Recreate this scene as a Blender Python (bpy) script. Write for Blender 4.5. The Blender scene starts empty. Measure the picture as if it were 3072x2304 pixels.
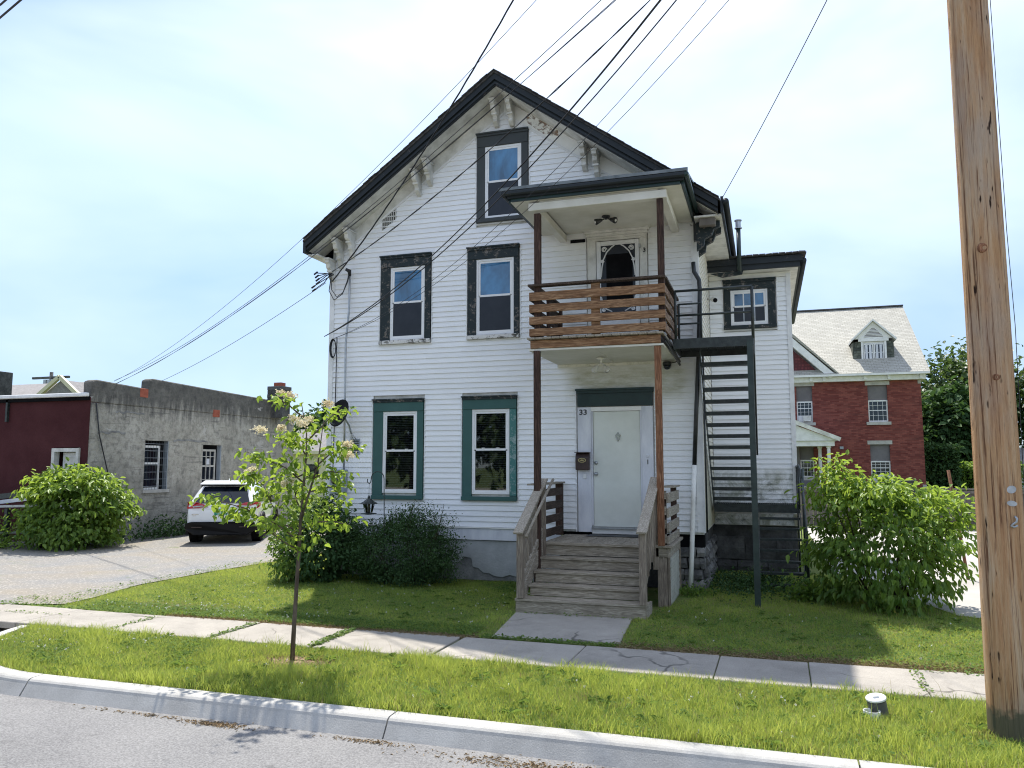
import bpy, bmesh, math, random
import numpy as np
from mathutils import Vector, Matrix
random.seed(7)
rng = np.random.default_rng(7)
SC = bpy.context.scene
COL = SC.collection
R_ = math.radians

# ------------------------------------------------------------------ camera
cam = bpy.data.cameras.new('camera')
cam.sensor_width = 36.0
cam.lens = 36.0 * 2355.26 / 3072.0
cam.clip_start = 0.05
cam.clip_end = 2000.0
camo = bpy.data.objects.new('camera', cam)
COL.objects.link(camo)
camo.location = (0, 0, 2.15)
camo.rotation_euler = (R_(90 + 5.889), 0, R_(17.866))
SC.camera = camo

# ------------------------------------------------------------------ light
SUN = Vector((-.27, .52, 1.0)).normalized()
SUN_EL = math.asin(SUN.z)
SUN_AZ = math.atan2(SUN.x, SUN.y)
wd = bpy.data.worlds.new('World'); SC.world = wd; wd.use_nodes = True
nt = wd.node_tree; nt.nodes.clear()
def N(nt, t, **k):
    n = nt.nodes.new(t)
    for a, b in k.items(): setattr(n, a, b)
    return n
wo = N(nt, 'ShaderNodeOutputWorld'); bg = N(nt, 'ShaderNodeBackground'); bg.inputs[1].default_value = 0.088
sky = N(nt, 'ShaderNodeTexSky'); sky.sky_type = 'NISHITA'; sky.sun_disc = False
sky.sun_elevation = SUN_EL; sky.sun_rotation = SUN_AZ; sky.air_density = .8; sky.dust_density = .05; sky.ozone_density = 2.5
tc = N(nt, 'ShaderNodeTexCoord')
mp = N(nt, 'ShaderNodeMapping'); mp.inputs['Scale'].default_value = (1.0, 1.0, 2.6); mp.inputs['Location'].default_value = (4.25, 6.47, 7.91)
nz = N(nt, 'ShaderNodeTexNoise'); nz.inputs['Scale'].default_value = 1.4; nz.inputs['Detail'].default_value = 5; nz.inputs['Roughness'].default_value = .5; nz.inputs['Distortion'].default_value = .35
rp = N(nt, 'ShaderNodeValToRGB'); rp.color_ramp.elements[0].position = .36; rp.color_ramp.elements[1].position = .66
rp.color_ramp.elements[0].color = (.12, .12, .12, 1); rp.color_ramp.elements[1].color = (.90, .90, .90, 1)
mx = N(nt, 'ShaderNodeMix', data_type='RGBA')
mx.inputs[7].default_value = (5.3, 5.8, 6.9, 1)      # sunlit thin cloud, in the sky texture's own units
L = nt.links.new
L(tc.outputs['Generated'], mp.inputs[0]); L(mp.outputs[0], nz.inputs['Vector']); L(nz.outputs[0], rp.inputs[0])
sx_ = N(nt, 'ShaderNodeSeparateXYZ'); L(tc.outputs['Generated'], sx_.inputs[0])
def wramp(stops):
    r = N(nt, 'ShaderNodeValToRGB'); e = r.color_ramp.elements
    while len(e) < len(stops): e.new(.5)
    for i, (p, c) in enumerate(stops): e[i].position = p; e[i].color = (c, c, c, 1) if isinstance(c, float) else (*c, 1)
    L(sx_.outputs[2], r.inputs[0]); return r.outputs[0]
hz = wramp([(0., (.30, .35, .42)), (.12, (.46, .49, .52)), (.35, (1., .95, .85)), (.8, (1., 1., 1.))])       # low haze dims the horizon glow, even all round
cv = wramp([(0., .30), (.20, .48), (.48, .86)])                                                              # the thin cloud thickens overhead
m1 = N(nt, 'ShaderNodeMix', data_type='RGBA', blend_type='MULTIPLY'); m1.inputs[0].default_value = 1; L(sky.outputs[0], m1.inputs[6]); L(hz, m1.inputs[7])
m2 = N(nt, 'ShaderNodeMath', operation='MULTIPLY'); L(rp.outputs[0], m2.inputs[0]); L(cv, m2.inputs[1])
L(m2.outputs[0], mx.inputs[0]); L(m1.outputs[2], mx.inputs[6]); L(mx.outputs[2], bg.inputs[0]); L(bg.outputs[0], wo.inputs[0])
sl = bpy.data.lights.new('sun', 'SUN'); sl.energy = 2.6; sl.angle = R_(0.8); sl.color = (1.0, .95, .86)
so = bpy.data.objects.new('sun', sl); COL.objects.link(so)
so.rotation_euler = (-SUN).to_track_quat('-Z', 'Y').to_euler(); so.location = (-20, 40, 60)
SC.view_settings.view_transform = 'Standard'; SC.view_settings.look = 'None'; SC.view_settings.gamma = 1
SC.view_settings.exposure = 1.5; SC.view_settings.use_curve_mapping = False
SC.cycles.max_bounces = 6; SC.cycles.diffuse_bounces = 3; SC.cycles.glossy_bounces = 3; SC.cycles.transparent_max_bounces = 12
SC.cycles.transmission_bounces = 4
SC.cycles.use_denoising = True; SC.cycles.use_adaptive_sampling = False; SC.cycles.pixel_filter_type = 'BLACKMAN_HARRIS'; SC.cycles.filter_width = 1.1; SC.cycles.sample_clamp_indirect = 4

# ------------------------------------------------------------------ materials
MATS = {}
def mapping(nt, scale=(1, 1, 1), obj=True):
    t = N(nt, 'ShaderNodeTexCoord'); m = N(nt, 'ShaderNodeMapping'); m.inputs['Scale'].default_value = scale
    nt.links.new(t.outputs['Object' if obj else 'Generated'], m.inputs[0]); return m.outputs[0]
def noise(nt, vec, scale, detail=5, rough=.6, dist=0.):
    n = N(nt, 'ShaderNodeTexNoise'); n.inputs['Scale'].default_value = scale; n.inputs['Detail'].default_value = detail
    n.inputs['Roughness'].default_value = rough; n.inputs['Distortion'].default_value = dist
    nt.links.new(vec, n.inputs['Vector']); return n.outputs[0]
def ramp(nt, fac, stops, interp='LINEAR'):
    r = N(nt, 'ShaderNodeValToRGB'); r.color_ramp.interpolation = interp; e = r.color_ramp.elements
    while len(e) < len(stops): e.new(.5)
    for i, (p, c) in enumerate(stops):
        e[i].position = p; e[i].color = (c, c, c, 1) if isinstance(c, (int, float)) else (*c, 1)
    nt.links.new(fac, r.inputs[0]); return r.outputs[0]
def mixc(nt, f, a, b, mode='MIX'):
    m = N(nt, 'ShaderNodeMix', data_type='RGBA', blend_type=mode)
    for i, x in ((0, f), (6, a), (7, b)):
        if isinstance(x, (int, float)): m.inputs[i].default_value = x
        elif isinstance(x, tuple): m.inputs[i].default_value = (*x, 1)
        else: nt.links.new(x, m.inputs[i])
    return m.outputs[2]
def math_(nt, op, a, b=0., clamp=False):
    m = N(nt, 'ShaderNodeMath', operation=op, use_clamp=clamp)
    for i, x in enumerate((a, b)):
        if isinstance(x, (int, float)): m.inputs[i].default_value = x
        else: nt.links.new(x, m.inputs[i])
    return m.outputs[0]
def bump(nt, h, strength=.3, dist=.01):
    b = N(nt, 'ShaderNodeBump'); b.inputs['Strength'].default_value = strength; b.inputs['Distance'].default_value = dist
    nt.links.new(h, b.inputs['Height']); return b.outputs[0]
def newmat(name):
    m = bpy.data.materials.new(name); m.use_nodes = True; nt = m.node_tree
    p = nt.nodes['Principled BSDF']; MATS[name] = m; return m, nt, p
def setp(nt, p, **k):
    names = dict(col='Base Color', rough='Roughness', metal='Metallic', normal='Normal', ior='IOR', spec='Specular IOR Level', coat='Coat Weight', emis='Emission Color', emis_s='Emission Strength', alpha='Alpha')
    for a, b in k.items():
        s = p.inputs[names[a]]
        if isinstance(b, tuple): s.default_value = (*b, 1) if len(b) == 3 else b
        elif isinstance(b, (int, float)): s.default_value = b
        else: nt.links.new(b, s)
def objrand(nt):
    return N(nt, 'ShaderNodeObjectInfo').outputs['Random']
def M_noise(name, c1, c2, scale=6, rough=.7, bs=.2, bscale=None, stretch=(1, 1, 1), lo=.35, hi=.65, vary=.0, spec=.3, metal=0., dist=0., bd=.01, spk=0., sps=60, stain=0., sts=.7, crack=0.):
    m, nt, p = newmat(name); v = mapping(nt, stretch)
    f = noise(nt, v, scale, 6, .62, dist); c = ramp(nt, f, [(lo, c1), (hi, c2)])
    if stain: c = mixc(nt, math_(nt, 'MULTIPLY', ramp(nt, noise(nt, v, sts, 8, .7, .5), [(.48, 0.), (.66, 1.)]), stain), c, tuple(x * .45 for x in c1))
    if spk:
        s1 = noise(nt, v, sps, 3, .8); c = mixc(nt, spk, c, mixc(nt, ramp(nt, s1, [(.36, 0.), (.64, 1.)]), tuple(x * .3 for x in c1), tuple(min(x * 1.7, .9) for x in c2)))
    if crack:
        vo = N(nt, 'ShaderNodeTexVoronoi', feature='DISTANCE_TO_EDGE'); vo.inputs['Scale'].default_value = crack
        vd = N(nt, 'ShaderNodeVectorMath', operation='ADD'); nn_ = N(nt, 'ShaderNodeTexNoise'); nn_.inputs['Scale'].default_value = 2.5; nt.links.new(v, nn_.inputs['Vector']); nt.links.new(v, vd.inputs[0]); sc_ = N(nt, 'ShaderNodeVectorMath', operation='SCALE'); sc_.inputs['Scale'].default_value = .35; nt.links.new(nn_.outputs['Color'], sc_.inputs[0]); nt.links.new(sc_.outputs[0], vd.inputs[1]); nt.links.new(vd.outputs[0], vo.inputs['Vector'])
        ck = math_(nt, 'MULTIPLY', ramp(nt, vo.outputs['Distance'], [(.003, 1.), (.010, 0.)]), ramp(nt, noise(nt, v, .6, 3), [(.5, 0.), (.6, .8)])); c = mixc(nt, ck, c, tuple(x * .25 for x in c1))
    if vary:
        k = math_(nt, 'ADD', math_(nt, 'MULTIPLY', objrand(nt), vary), 1 - vary / 2)
        h = N(nt, 'ShaderNodeHueSaturation'); nt.links.new(c, h.inputs['Color']); nt.links.new(k, h.inputs['Value']); c = h.outputs[0]
    f2 = noise(nt, v, bscale or scale * 6, 4, .6)
    setp(nt, p, col=c, rough=rough, spec=spec, metal=metal)
    if bs: setp(nt, p, normal=bump(nt, f2, bs, bd))
    return m
def M_wood(name, dark, mid, light, axis='x', scale=1., rough=.75, vary=.25, bs=.35):
    m, nt, p = newmat(name)
    st = {'x': (.55, 9, 9), 'y': (9, .55, 9), 'z': (9, 9, .55)}[axis]
    v = mapping(nt, tuple(s * scale for s in st))
    off = N(nt, 'ShaderNodeVectorMath', operation='ADD')
    cmb = N(nt, 'ShaderNodeCombineXYZ'); r = math_(nt, 'MULTIPLY', objrand(nt), 37.)
    for i in range(3): nt.links.new(r, cmb.inputs[i])
    nt.links.new(v, off.inputs[0]); nt.links.new(cmb.outputs[0], off.inputs[1]); v = off.outputs[0]
    g = noise(nt, v, 1.6, 4, .5, .9)
    rings = math_(nt, 'FRACT', math_(nt, 'MULTIPLY', g, 9.))
    fine = noise(nt, v, 9., 6, .75)
    c = ramp(nt, rings, [(0., dark), (.18, mid), (.75, light), (1., dark)])
    c = mixc(nt, ramp(nt, fine, [(.38, 0.), (.62, 1.)]), dark, c)
    big = noise(nt, mapping(nt), 2.2, 3)
    c = mixc(nt, math_(nt, 'MULTIPLY', ramp(nt, big, [(.45, 0.), (.7, 1.)]), .55), c, dark)
    h = N(nt, 'ShaderNodeHueSaturation'); nt.links.new(c, h.inputs['Color'])
    nt.links.new(math_(nt, 'ADD', math_(nt, 'MULTIPLY', objrand(nt), vary), 1 - vary / 2), h.inputs['Value'])
    setp(nt, p, col=h.outputs[0], rough=rough, spec=.2, normal=bump(nt, fine, bs, .004))
    return m
def M_peel(name, paint, wood, under, th=.5, rough=.6):
    """old paint flaking off weathered timber"""
    m, nt, p = newmat(name); v = mapping(nt)
    a = noise(nt, v, 7, 8, .72, .6); b = noise(nt, mapping(nt, (3, 3, 14)), 5, 6, .7)
    s = math_(nt, 'ADD', math_(nt, 'MULTIPLY', a, .7), math_(nt, 'MULTIPLY', b, .3))
    w = mixc(nt, ramp(nt, noise(nt, v, 30, 4), [(.4, 0.), (.6, 1.)]), wood, under)
    pc = mixc(nt, noise(nt, v, 3, 3), paint, tuple(x * 1.5 + .004 for x in paint))
    f = ramp(nt, s, [(th, 0.), (th + .03, 1.)])
    c = mixc(nt, f, pc, w)
    setp(nt, p, col=c, rough=rough, spec=.35, normal=bump(nt, f, -.5, .004))
    return m

M_noise('road', (.18, .178, .18), (.245, .24, .236), 1.1, .9, .9, 90, lo=.3, hi=.7, spec=.2, bd=.01, spk=.36, sps=55, stain=.34, crack=.3)
M_noise('concrete', (.29, .268, .236), (.385, .354, .31), 2.4, .88, .6, 90, lo=.3, hi=.7, vary=.12, spec=.2, bd=.006, spk=.16, sps=70, stain=.35, sts=1.3, crack=.55)
M_noise('kerb', (.37, .36, .34), (.45, .44, .415), 3.5, .85, .5, 90, vary=.05, spec=.2, bd=.005, spk=.12, sps=80, stain=.30, sts=1.6)
M_noise('soil', (.13, .12, .06), (.24, .21, .10), 2.2, .95, .8, 60, spec=.1, bd=.02)
M_noise('lawn_soil', (.08, .14, .03), (.19, .20, .07), 3., .95, .8, 60, spec=.1, bd=.02)
M_noise('far_ground', (.06, .10, .03), (.13, .15, .06), .12, .95, .5, 6, spec=.1)
M_noise('mulch', (.16, .10, .06), (.42, .31, .20), 22, .95, 1., 70, spec=.1, bd=.02)
M_noise('debris', (.32, .23, .13), (.58, .46, .30), 40, .95, .6, 70, spec=.1)
M_noise('lot', (.36, .34, .31), (.43, .41, .38), .8, .9, .4, 60, spec=.2)
def M_gravel():
    m, nt, p = newmat('gravel'); v = mapping(nt)
    a = noise(nt, v, .55, 4, .6, .4); base = ramp(nt, a, [(.35, (.27, .24, .195)), (.52, (.25, .238, .22)), (.68, (.205, .212, .22))])
    vo = N(nt, 'ShaderNodeTexVoronoi'); vo.inputs['Scale'].default_value = 42; nt.links.new(v, vo.inputs['Vector'])
    sp = N(nt, 'ShaderNodeSeparateColor'); nt.links.new(vo.outputs['Color'], sp.inputs[0])
    c = mixc(nt, ramp(nt, sp.outputs[0], [(.0, .0), (1., .45)]), base, (.17, .16, .15))
    c = mixc(nt, ramp(nt, sp.outputs[1], [(.85, .0), (.95, .6)]), c, (.48, .45, .40))
    c = mixc(nt, ramp(nt, noise(nt, v, 1.3, 5, .7), [(.6, 0.), (.68, .55)]), c, (.12, .16, .05))
    setp(nt, p, col=c, rough=.95, spec=.15, normal=bump(nt, vo.outputs['Distance'], -.35, .012))
M_gravel()

def M_siding():
    """white vinyl; dust in streaks, mildew low down on the wing and under the balcony"""
    m, nt, p = newmat('siding')
    geo = N(nt, 'ShaderNodeNewGeometry'); v = geo.outputs['Position']
    m1 = N(nt, 'ShaderNodeMapping'); m1.inputs['Scale'].default_value = (1.5, 1.5, 5); nt.links.new(v, m1.inputs[0])
    a = noise(nt, m1.outputs[0], 1.6, 6, .65)
    c = mixc(nt, ramp(nt, a, [(.4, .0), (.75, .35)]), (.88, .885, .89), (.74, .75, .75))
    sp = N(nt, 'ShaderNodeSeparateXYZ'); nt.links.new(v, sp.inputs[0])
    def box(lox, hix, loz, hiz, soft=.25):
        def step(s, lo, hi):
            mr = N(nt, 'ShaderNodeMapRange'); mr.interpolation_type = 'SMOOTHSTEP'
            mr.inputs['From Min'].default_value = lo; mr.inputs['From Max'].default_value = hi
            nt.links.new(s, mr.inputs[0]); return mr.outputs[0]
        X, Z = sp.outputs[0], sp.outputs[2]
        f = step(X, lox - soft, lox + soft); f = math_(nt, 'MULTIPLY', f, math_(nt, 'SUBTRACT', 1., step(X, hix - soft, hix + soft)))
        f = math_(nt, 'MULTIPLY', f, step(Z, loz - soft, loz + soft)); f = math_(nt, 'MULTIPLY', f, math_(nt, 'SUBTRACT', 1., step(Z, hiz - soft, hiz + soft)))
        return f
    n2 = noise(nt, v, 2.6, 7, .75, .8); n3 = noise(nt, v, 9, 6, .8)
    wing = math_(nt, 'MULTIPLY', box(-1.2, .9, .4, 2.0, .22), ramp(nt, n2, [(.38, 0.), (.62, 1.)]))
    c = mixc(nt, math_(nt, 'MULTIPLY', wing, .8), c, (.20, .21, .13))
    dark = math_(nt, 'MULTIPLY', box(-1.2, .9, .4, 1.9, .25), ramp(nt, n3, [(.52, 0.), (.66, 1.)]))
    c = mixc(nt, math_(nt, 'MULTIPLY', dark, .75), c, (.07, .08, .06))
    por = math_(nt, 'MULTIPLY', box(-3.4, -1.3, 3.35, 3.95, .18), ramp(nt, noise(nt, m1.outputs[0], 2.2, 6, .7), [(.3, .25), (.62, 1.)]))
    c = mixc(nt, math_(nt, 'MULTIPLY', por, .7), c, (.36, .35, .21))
    up = math_(nt, 'MULTIPLY', box(-3.6, -1.1, 4.3, 6.6, .25), ramp(nt, n2, [(.3, .3), (.7, 1.)]))
    c = mixc(nt, math_(nt, 'MULTIPLY', up, .28), c, (.55, .54, .44))
    lo = math_(nt, 'MULTIPLY', box(-3.4, -1.0, .9, 3.4, .3), ramp(nt, n2, [(.35, .1), (.7, 1.)]))
    c = mixc(nt, math_(nt, 'MULTIPLY', lo, .22), c, (.55, .55, .48))
    k = math_(nt, 'ADD', math_(nt, 'MULTIPLY', objrand(nt), .06), .97)
    h = N(nt, 'ShaderNodeHueSaturation'); nt.links.new(c, h.inputs['Color']); nt.links.new(k, h.inputs['Value'])
    setp(nt, p, col=h.outputs[0], rough=.45, spec=.35, normal=bump(nt, noise(nt, m1.outputs[0], 1.2, 2), .12, .02))
M_siding()
def M_sidedirt():
    m, nt, p = newmat('siding_side'); v = mapping(nt, (1, 1.6, 1.2))
    sp = N(nt, 'ShaderNodeSeparateXYZ'); nt.links.new(mapping(nt), sp.inputs[0])
    low = ramp(nt, math_(nt, 'MULTIPLY', sp.outputs[2], .16), [(.1, 1.), (.55, 0.)])
    c = mixc(nt, math_(nt, 'MULTIPLY', low, .75), (.76, .74, .66), (.40, .38, .20))
    c = mixc(nt, ramp(nt, noise(nt, v, 5, 6, .75), [(.5, 0.), (.75, .6)]), c, (.22, .22, .12))
    setp(nt, p, col=c, rough=.55, spec=.3)
M_sidedirt()
M_noise('white_paint', (.66, .66, .65), (.80, .80, .79), 4, .5, .15, 40, spec=.4, lo=.3, hi=.6)
M_noise('old_white', (.50, .49, .44), (.74, .73, .68), 3.2, .6, .3, 40, spec=.3, lo=.33, hi=.6)
M_peel('peeling_white', (.70, .69, .65), (.30, .22, .16), (.55, .42, .34), .66)
M_noise('soffit_paint', (.60, .58, .50), (.72, .70, .63), 2., .6, .15, 30, spec=.25)
M_noise('jamb', (.60, .61, .66), (.76, .77, .80), 5, .55, .3, 60, spec=.3, stretch=(1, 1, .3))
M_noise('vinyl', (.78, .78, .78), (.84, .84, .84), 4, .35, 0, spec=.5)
M_peel('peel_green', (.012, .020, .022), (.11, .09, .07), (.22, .20, .18), .545)
M_peel('peel_light', (.042, .048, .050), (.22, .20, .17), (.4, .38, .35), .63)
M_peel('flaked', (.66, .65, .60), (.34, .22, .15), (.16, .14, .12), .50)
M_peel('sill_peel', (.55, .54, .52), (.14, .12, .10), (.06, .07, .06), .52)
M_peel('teal', (.032, .088, .080), (.14, .22, .20), (.50, .52, .50), .67)
M_peel('teal_worn', (.045, .145, .135), (.16, .26, .25), (.30, .40, .38), .52)
M_noise('dark_green', (.008, .024, .022), (.014, .038, .034), 6, .38, .15, 30, spec=.5)
M_peel('fascia', (.013, .017, .020), (.10, .075, .06), (.20, .17, .15), .60, .55)
M_noise('dish_black', (.008, .008, .009), (.013, .013, .014), 4, .75, 0, spec=.15)
M_noise('black_paint', (.010, .011, .012), (.03, .032, .034), 8, .4, .15, 40, spec=.5)
M_noise('door_paint', (.68, .70, .63), (.75, .77, .70), 3, .42, .08, 60, spec=.4)
M_noise('shingle', (.045, .045, .05), (.11, .105, .10), 14, .95, .7, 50, spec=.1, vary=.4)
M_noise('roof_metal', (.10, .12, .13), (.2, .22, .23), 5, .4, .1, spec=.5)
M_noise('stucco', (.30, .31, .31), (.50, .51, .51), 1.8, .9, .6, 30, spec=.15, lo=.3, hi=.7)
M_noise('stucco_dark', (.16, .16, .16), (.30, .30, .29), 3., .95, .9, 20, spec=.1, bd=.02)
M_noise('stone', (.10, .10, .10), (.24, .235, .22), 3.5, .9, .9, 16, spec=.2, vary=.5, bd=.03)
M_noise('stone_dark', (.05, .05, .05), (.12, .12, .115), 3.5, .9, .9, 16, spec=.2, vary=.5, bd=.03)
M_wood('wood_grey_x', (.20, .17, .13), (.42, .365, .285), (.54, .48, .39), 'x')
M_wood('wood_grey_y', (.22, .19, .15), (.41, .36, .29), (.53, .475, .39), 'y')
M_wood('wood_grey_z', (.15, .12, .095), (.33, .28, .22), (.44, .38, .30), 'z')
M_wood('wood_brown_x', (.13, .065, .033), (.37, .205, .105), (.52, .33, .19), 'x', 1.)
M_wood('wood_brown_y', (.10, .055, .035), (.36, .24, .16), (.50, .37, .27), 'y', 1.)
M_wood('wood_dark_z', (.030, .018, .014), (.085, .050, .036), (.13, .075, .055), 'z')
M_wood('wood_dark_y', (.035, .024, .018), (.09, .062, .046), (.14, .10, .075), 'y')
M_wood('wood_orange_z', (.13, .055, .028), (.33, .16, .085), (.44, .24, .14), 'z')
M_noise('iron', (.012, .017, .016), (.035, .045, .042), 12, .45, .5, 60, spec=.5)
M_noise('iron_green', (.013, .025, .023), (.026, .044, .040), 7, .42, .2, 40, spec=.5)
M_noise('cable', (.012, .012, .014), (.03, .03, .034), 5, .5, 0, spec=.4)
M_noise('galv', (.34, .36, .38), (.5, .52, .54), 9, .38, .1, spec=.5, metal=.6)
M_noise('grey_box', (.28, .32, .36), (.36, .40, .44), 3, .5, .05, spec=.4)
M_noise('screen', (.022, .026, .034), (.032, .036, .046), 3, .35, .0, spec=.35)
M_noise('void', (.006, .006, .007), (.012, .012, .013), 3, .9, .0, spec=.05)
M_noise('curtain', (.50, .52, .56), (.68, .70, .74), 2, .9, .2, 20, spec=.1)
M_noise('blind', (.24, .25, .26), (.30, .31, .32), 3, .6, 0, spec=.2)
M_noise('brown_metal', (.035, .020, .018), (.06, .036, .032), 6, .4, .05, spec=.5)
M_noise('brass', (.42, .35, .18), (.55, .48, .28), 30, .3, .1, spec=.5, metal=.8)
M_noise('chrome', (.5, .5, .5), (.65, .65, .65), 6, .2, 0, spec=.5, metal=1.)
M_noise('bulb', (.7, .7, .68), (.8, .8, .78), 3, .15, 0, spec=.6)
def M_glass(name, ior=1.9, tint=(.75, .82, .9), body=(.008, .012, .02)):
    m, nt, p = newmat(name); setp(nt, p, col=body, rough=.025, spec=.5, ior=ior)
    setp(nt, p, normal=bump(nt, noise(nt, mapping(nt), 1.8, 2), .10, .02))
    c = ramp(nt, noise(nt, mapping(nt, (1, 1, .45)), 2.3, 4, .6, .5), [(.35, tuple(x * .55 for x in body)), (.65, tuple(min(x * 1.5, 1) for x in body))]); setp(nt, p, col=c)  # uneven body colour imitates patchy reflections
M_glass('glass', 1.55)
M_glass('glass_painted_sky', 1.9, body=(.04, .15, .29))  # blue body colour stands in for the reflected sky
def M_clear():
    m, nt, p = newmat('clear_glass')
    fr = N(nt, 'ShaderNodeFresnel'); fr.inputs[0].default_value = 1.7
    t = N(nt, 'ShaderNodeBsdfTransparent'); t.inputs[0].default_value = (.85, .88, .9, 1)
    gl = N(nt, 'ShaderNodeBsdfGlossy'); gl.inputs['Roughness'].default_value = .02
    mxs = N(nt, 'ShaderNodeMixShader'); nt.links.new(fr.outputs[0], mxs.inputs[0]); nt.links.new(t.outputs[0], mxs.inputs[1]); nt.links.new(gl.outputs[0], mxs.inputs[2])
    nt.links.new(mxs.outputs[0], nt.nodes['Material Output'].inputs[0])
M_clear()
def M_leaf(name, dark, light, tl, trans=.35, obj=False, rough=.45):
    m, nt, p = newmat(name)
    if obj: f = objrand(nt)
    else:
        at = N(nt, 'ShaderNodeAttribute'); at.attribute_name = 'tint'; f = at.outputs['Fac']
    c = mixc(nt, f, dark, light); setp(nt, p, col=c, rough=rough, spec=.35)
    tr = N(nt, 'ShaderNodeBsdfTranslucent'); nt.links.new(mixc(nt, f, tuple(x * .7 for x in tl), tl), tr.inputs[0])
    ms = N(nt, 'ShaderNodeMixShader'); ms.inputs[0].default_value = trans
    nt.links.new(p.outputs[0], ms.inputs[1]); nt.links.new(tr.outputs[0], ms.inputs[2]); nt.links.new(ms.outputs[0], nt.nodes['Material Output'].inputs[0])
M_leaf('grass', (.105, .23, .042), (.35, .42, .08), (.62, .68, .13), .42)
M_leaf('leaf_bright', (.075, .165, .022), (.20, .30, .04), (.46, .62, .08), .42)
M_leaf('leaf_bright_one', (.075, .165, .022), (.20, .30, .04), (.46, .62, .08), .42, obj=True)
M_leaf('leaf_mid', (.045, .115, .02), (.17, .26, .045), (.34, .50, .07), .36)
M_leaf('leaf_mid_one', (.045, .115, .02), (.17, .26, .045), (.34, .50, .07), .36, obj=True)
M_leaf('leaf_low', (.05, .12, .022), (.15, .22, .045), (.28, .40, .07), .36, rough=.85)
M_leaf('straw', (.30, .24, .10), (.46, .40, .20), (.5, .42, .2), .3, rough=.9)
M_leaf('leaf_dark', (.024, .068, .020), (.072, .135, .042), (.11, .21, .045), .22, rough=.75)
M_leaf('leaf_far', (.022, .050, .016), (.075, .125, .035), (.14, .22, .05), .3)
M_leaf('blossom', (.84, .66, .38), (.92, .88, .68), (.8, .72, .5), .3, rough=.8)
M_leaf('clover_flower', (.6, .6, .52), (.8, .8, .74), (.6, .6, .5), .2)
M_noise('bark', (.07, .052, .04), (.17, .135, .105), 14, .9, .8, 40, spec=.15, stretch=(1, 1, .35), bd=.01)
M_noise('twig', (.05, .04, .025), (.10, .085, .05), 10, .9, .3, spec=.1)
def M_pole():
    m, nt, p = newmat('pole_wood'); geo = mapping(nt, (1, 1, .05))
    a = noise(nt, geo, 17, 7, .7, .3); b = noise(nt, mapping(nt, (1, 1, .022)), 42, 5, .7, .25); k = noise(nt, mapping(nt, (1, 1, .20)), 19, 3, .5)
    c = ramp(nt, a, [(.3, (.32, .155, .07)), (.5, (.49, .30, .16)), (.68, (.56, .42, .28))])
    big = noise(nt, mapping(nt, (1, 1, .45)), 1.6, 4, .6)
    c = mixc(nt, ramp(nt, big, [(.47, 0.), (.62, .6)]), c, (.40, .33, .27))
    c = mixc(nt, ramp(nt, b, [(.37, 1.), (.46, 0.)]), c, (.15, .075, .04))
    c = mixc(nt, ramp(nt, k, [(.30, 1.), (.35, 0.)]), c, (.03, .016, .01))
    sp = N(nt, 'ShaderNodeSeparateXYZ'); nt.links.new(mapping(nt), sp.inputs[0])
    foot = math_(nt, 'ADD', ramp(nt, sp.outputs[2], [(.0, 1.), (.55, 0.)]), math_(nt, 'MULTIPLY', noise(nt, mapping(nt), 4, 4), .8))
    c = mixc(nt, ramp(nt, foot, [(.9, 0.), (1.2, .9)]), c, (.10, .10, .065))
    setp(nt, p, col=c, rough=.85, spec=.15, normal=bump(nt, math_(nt, 'ADD', b, math_(nt, 'MULTIPLY', a, .5)), 1., .025))
M_pole()
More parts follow.
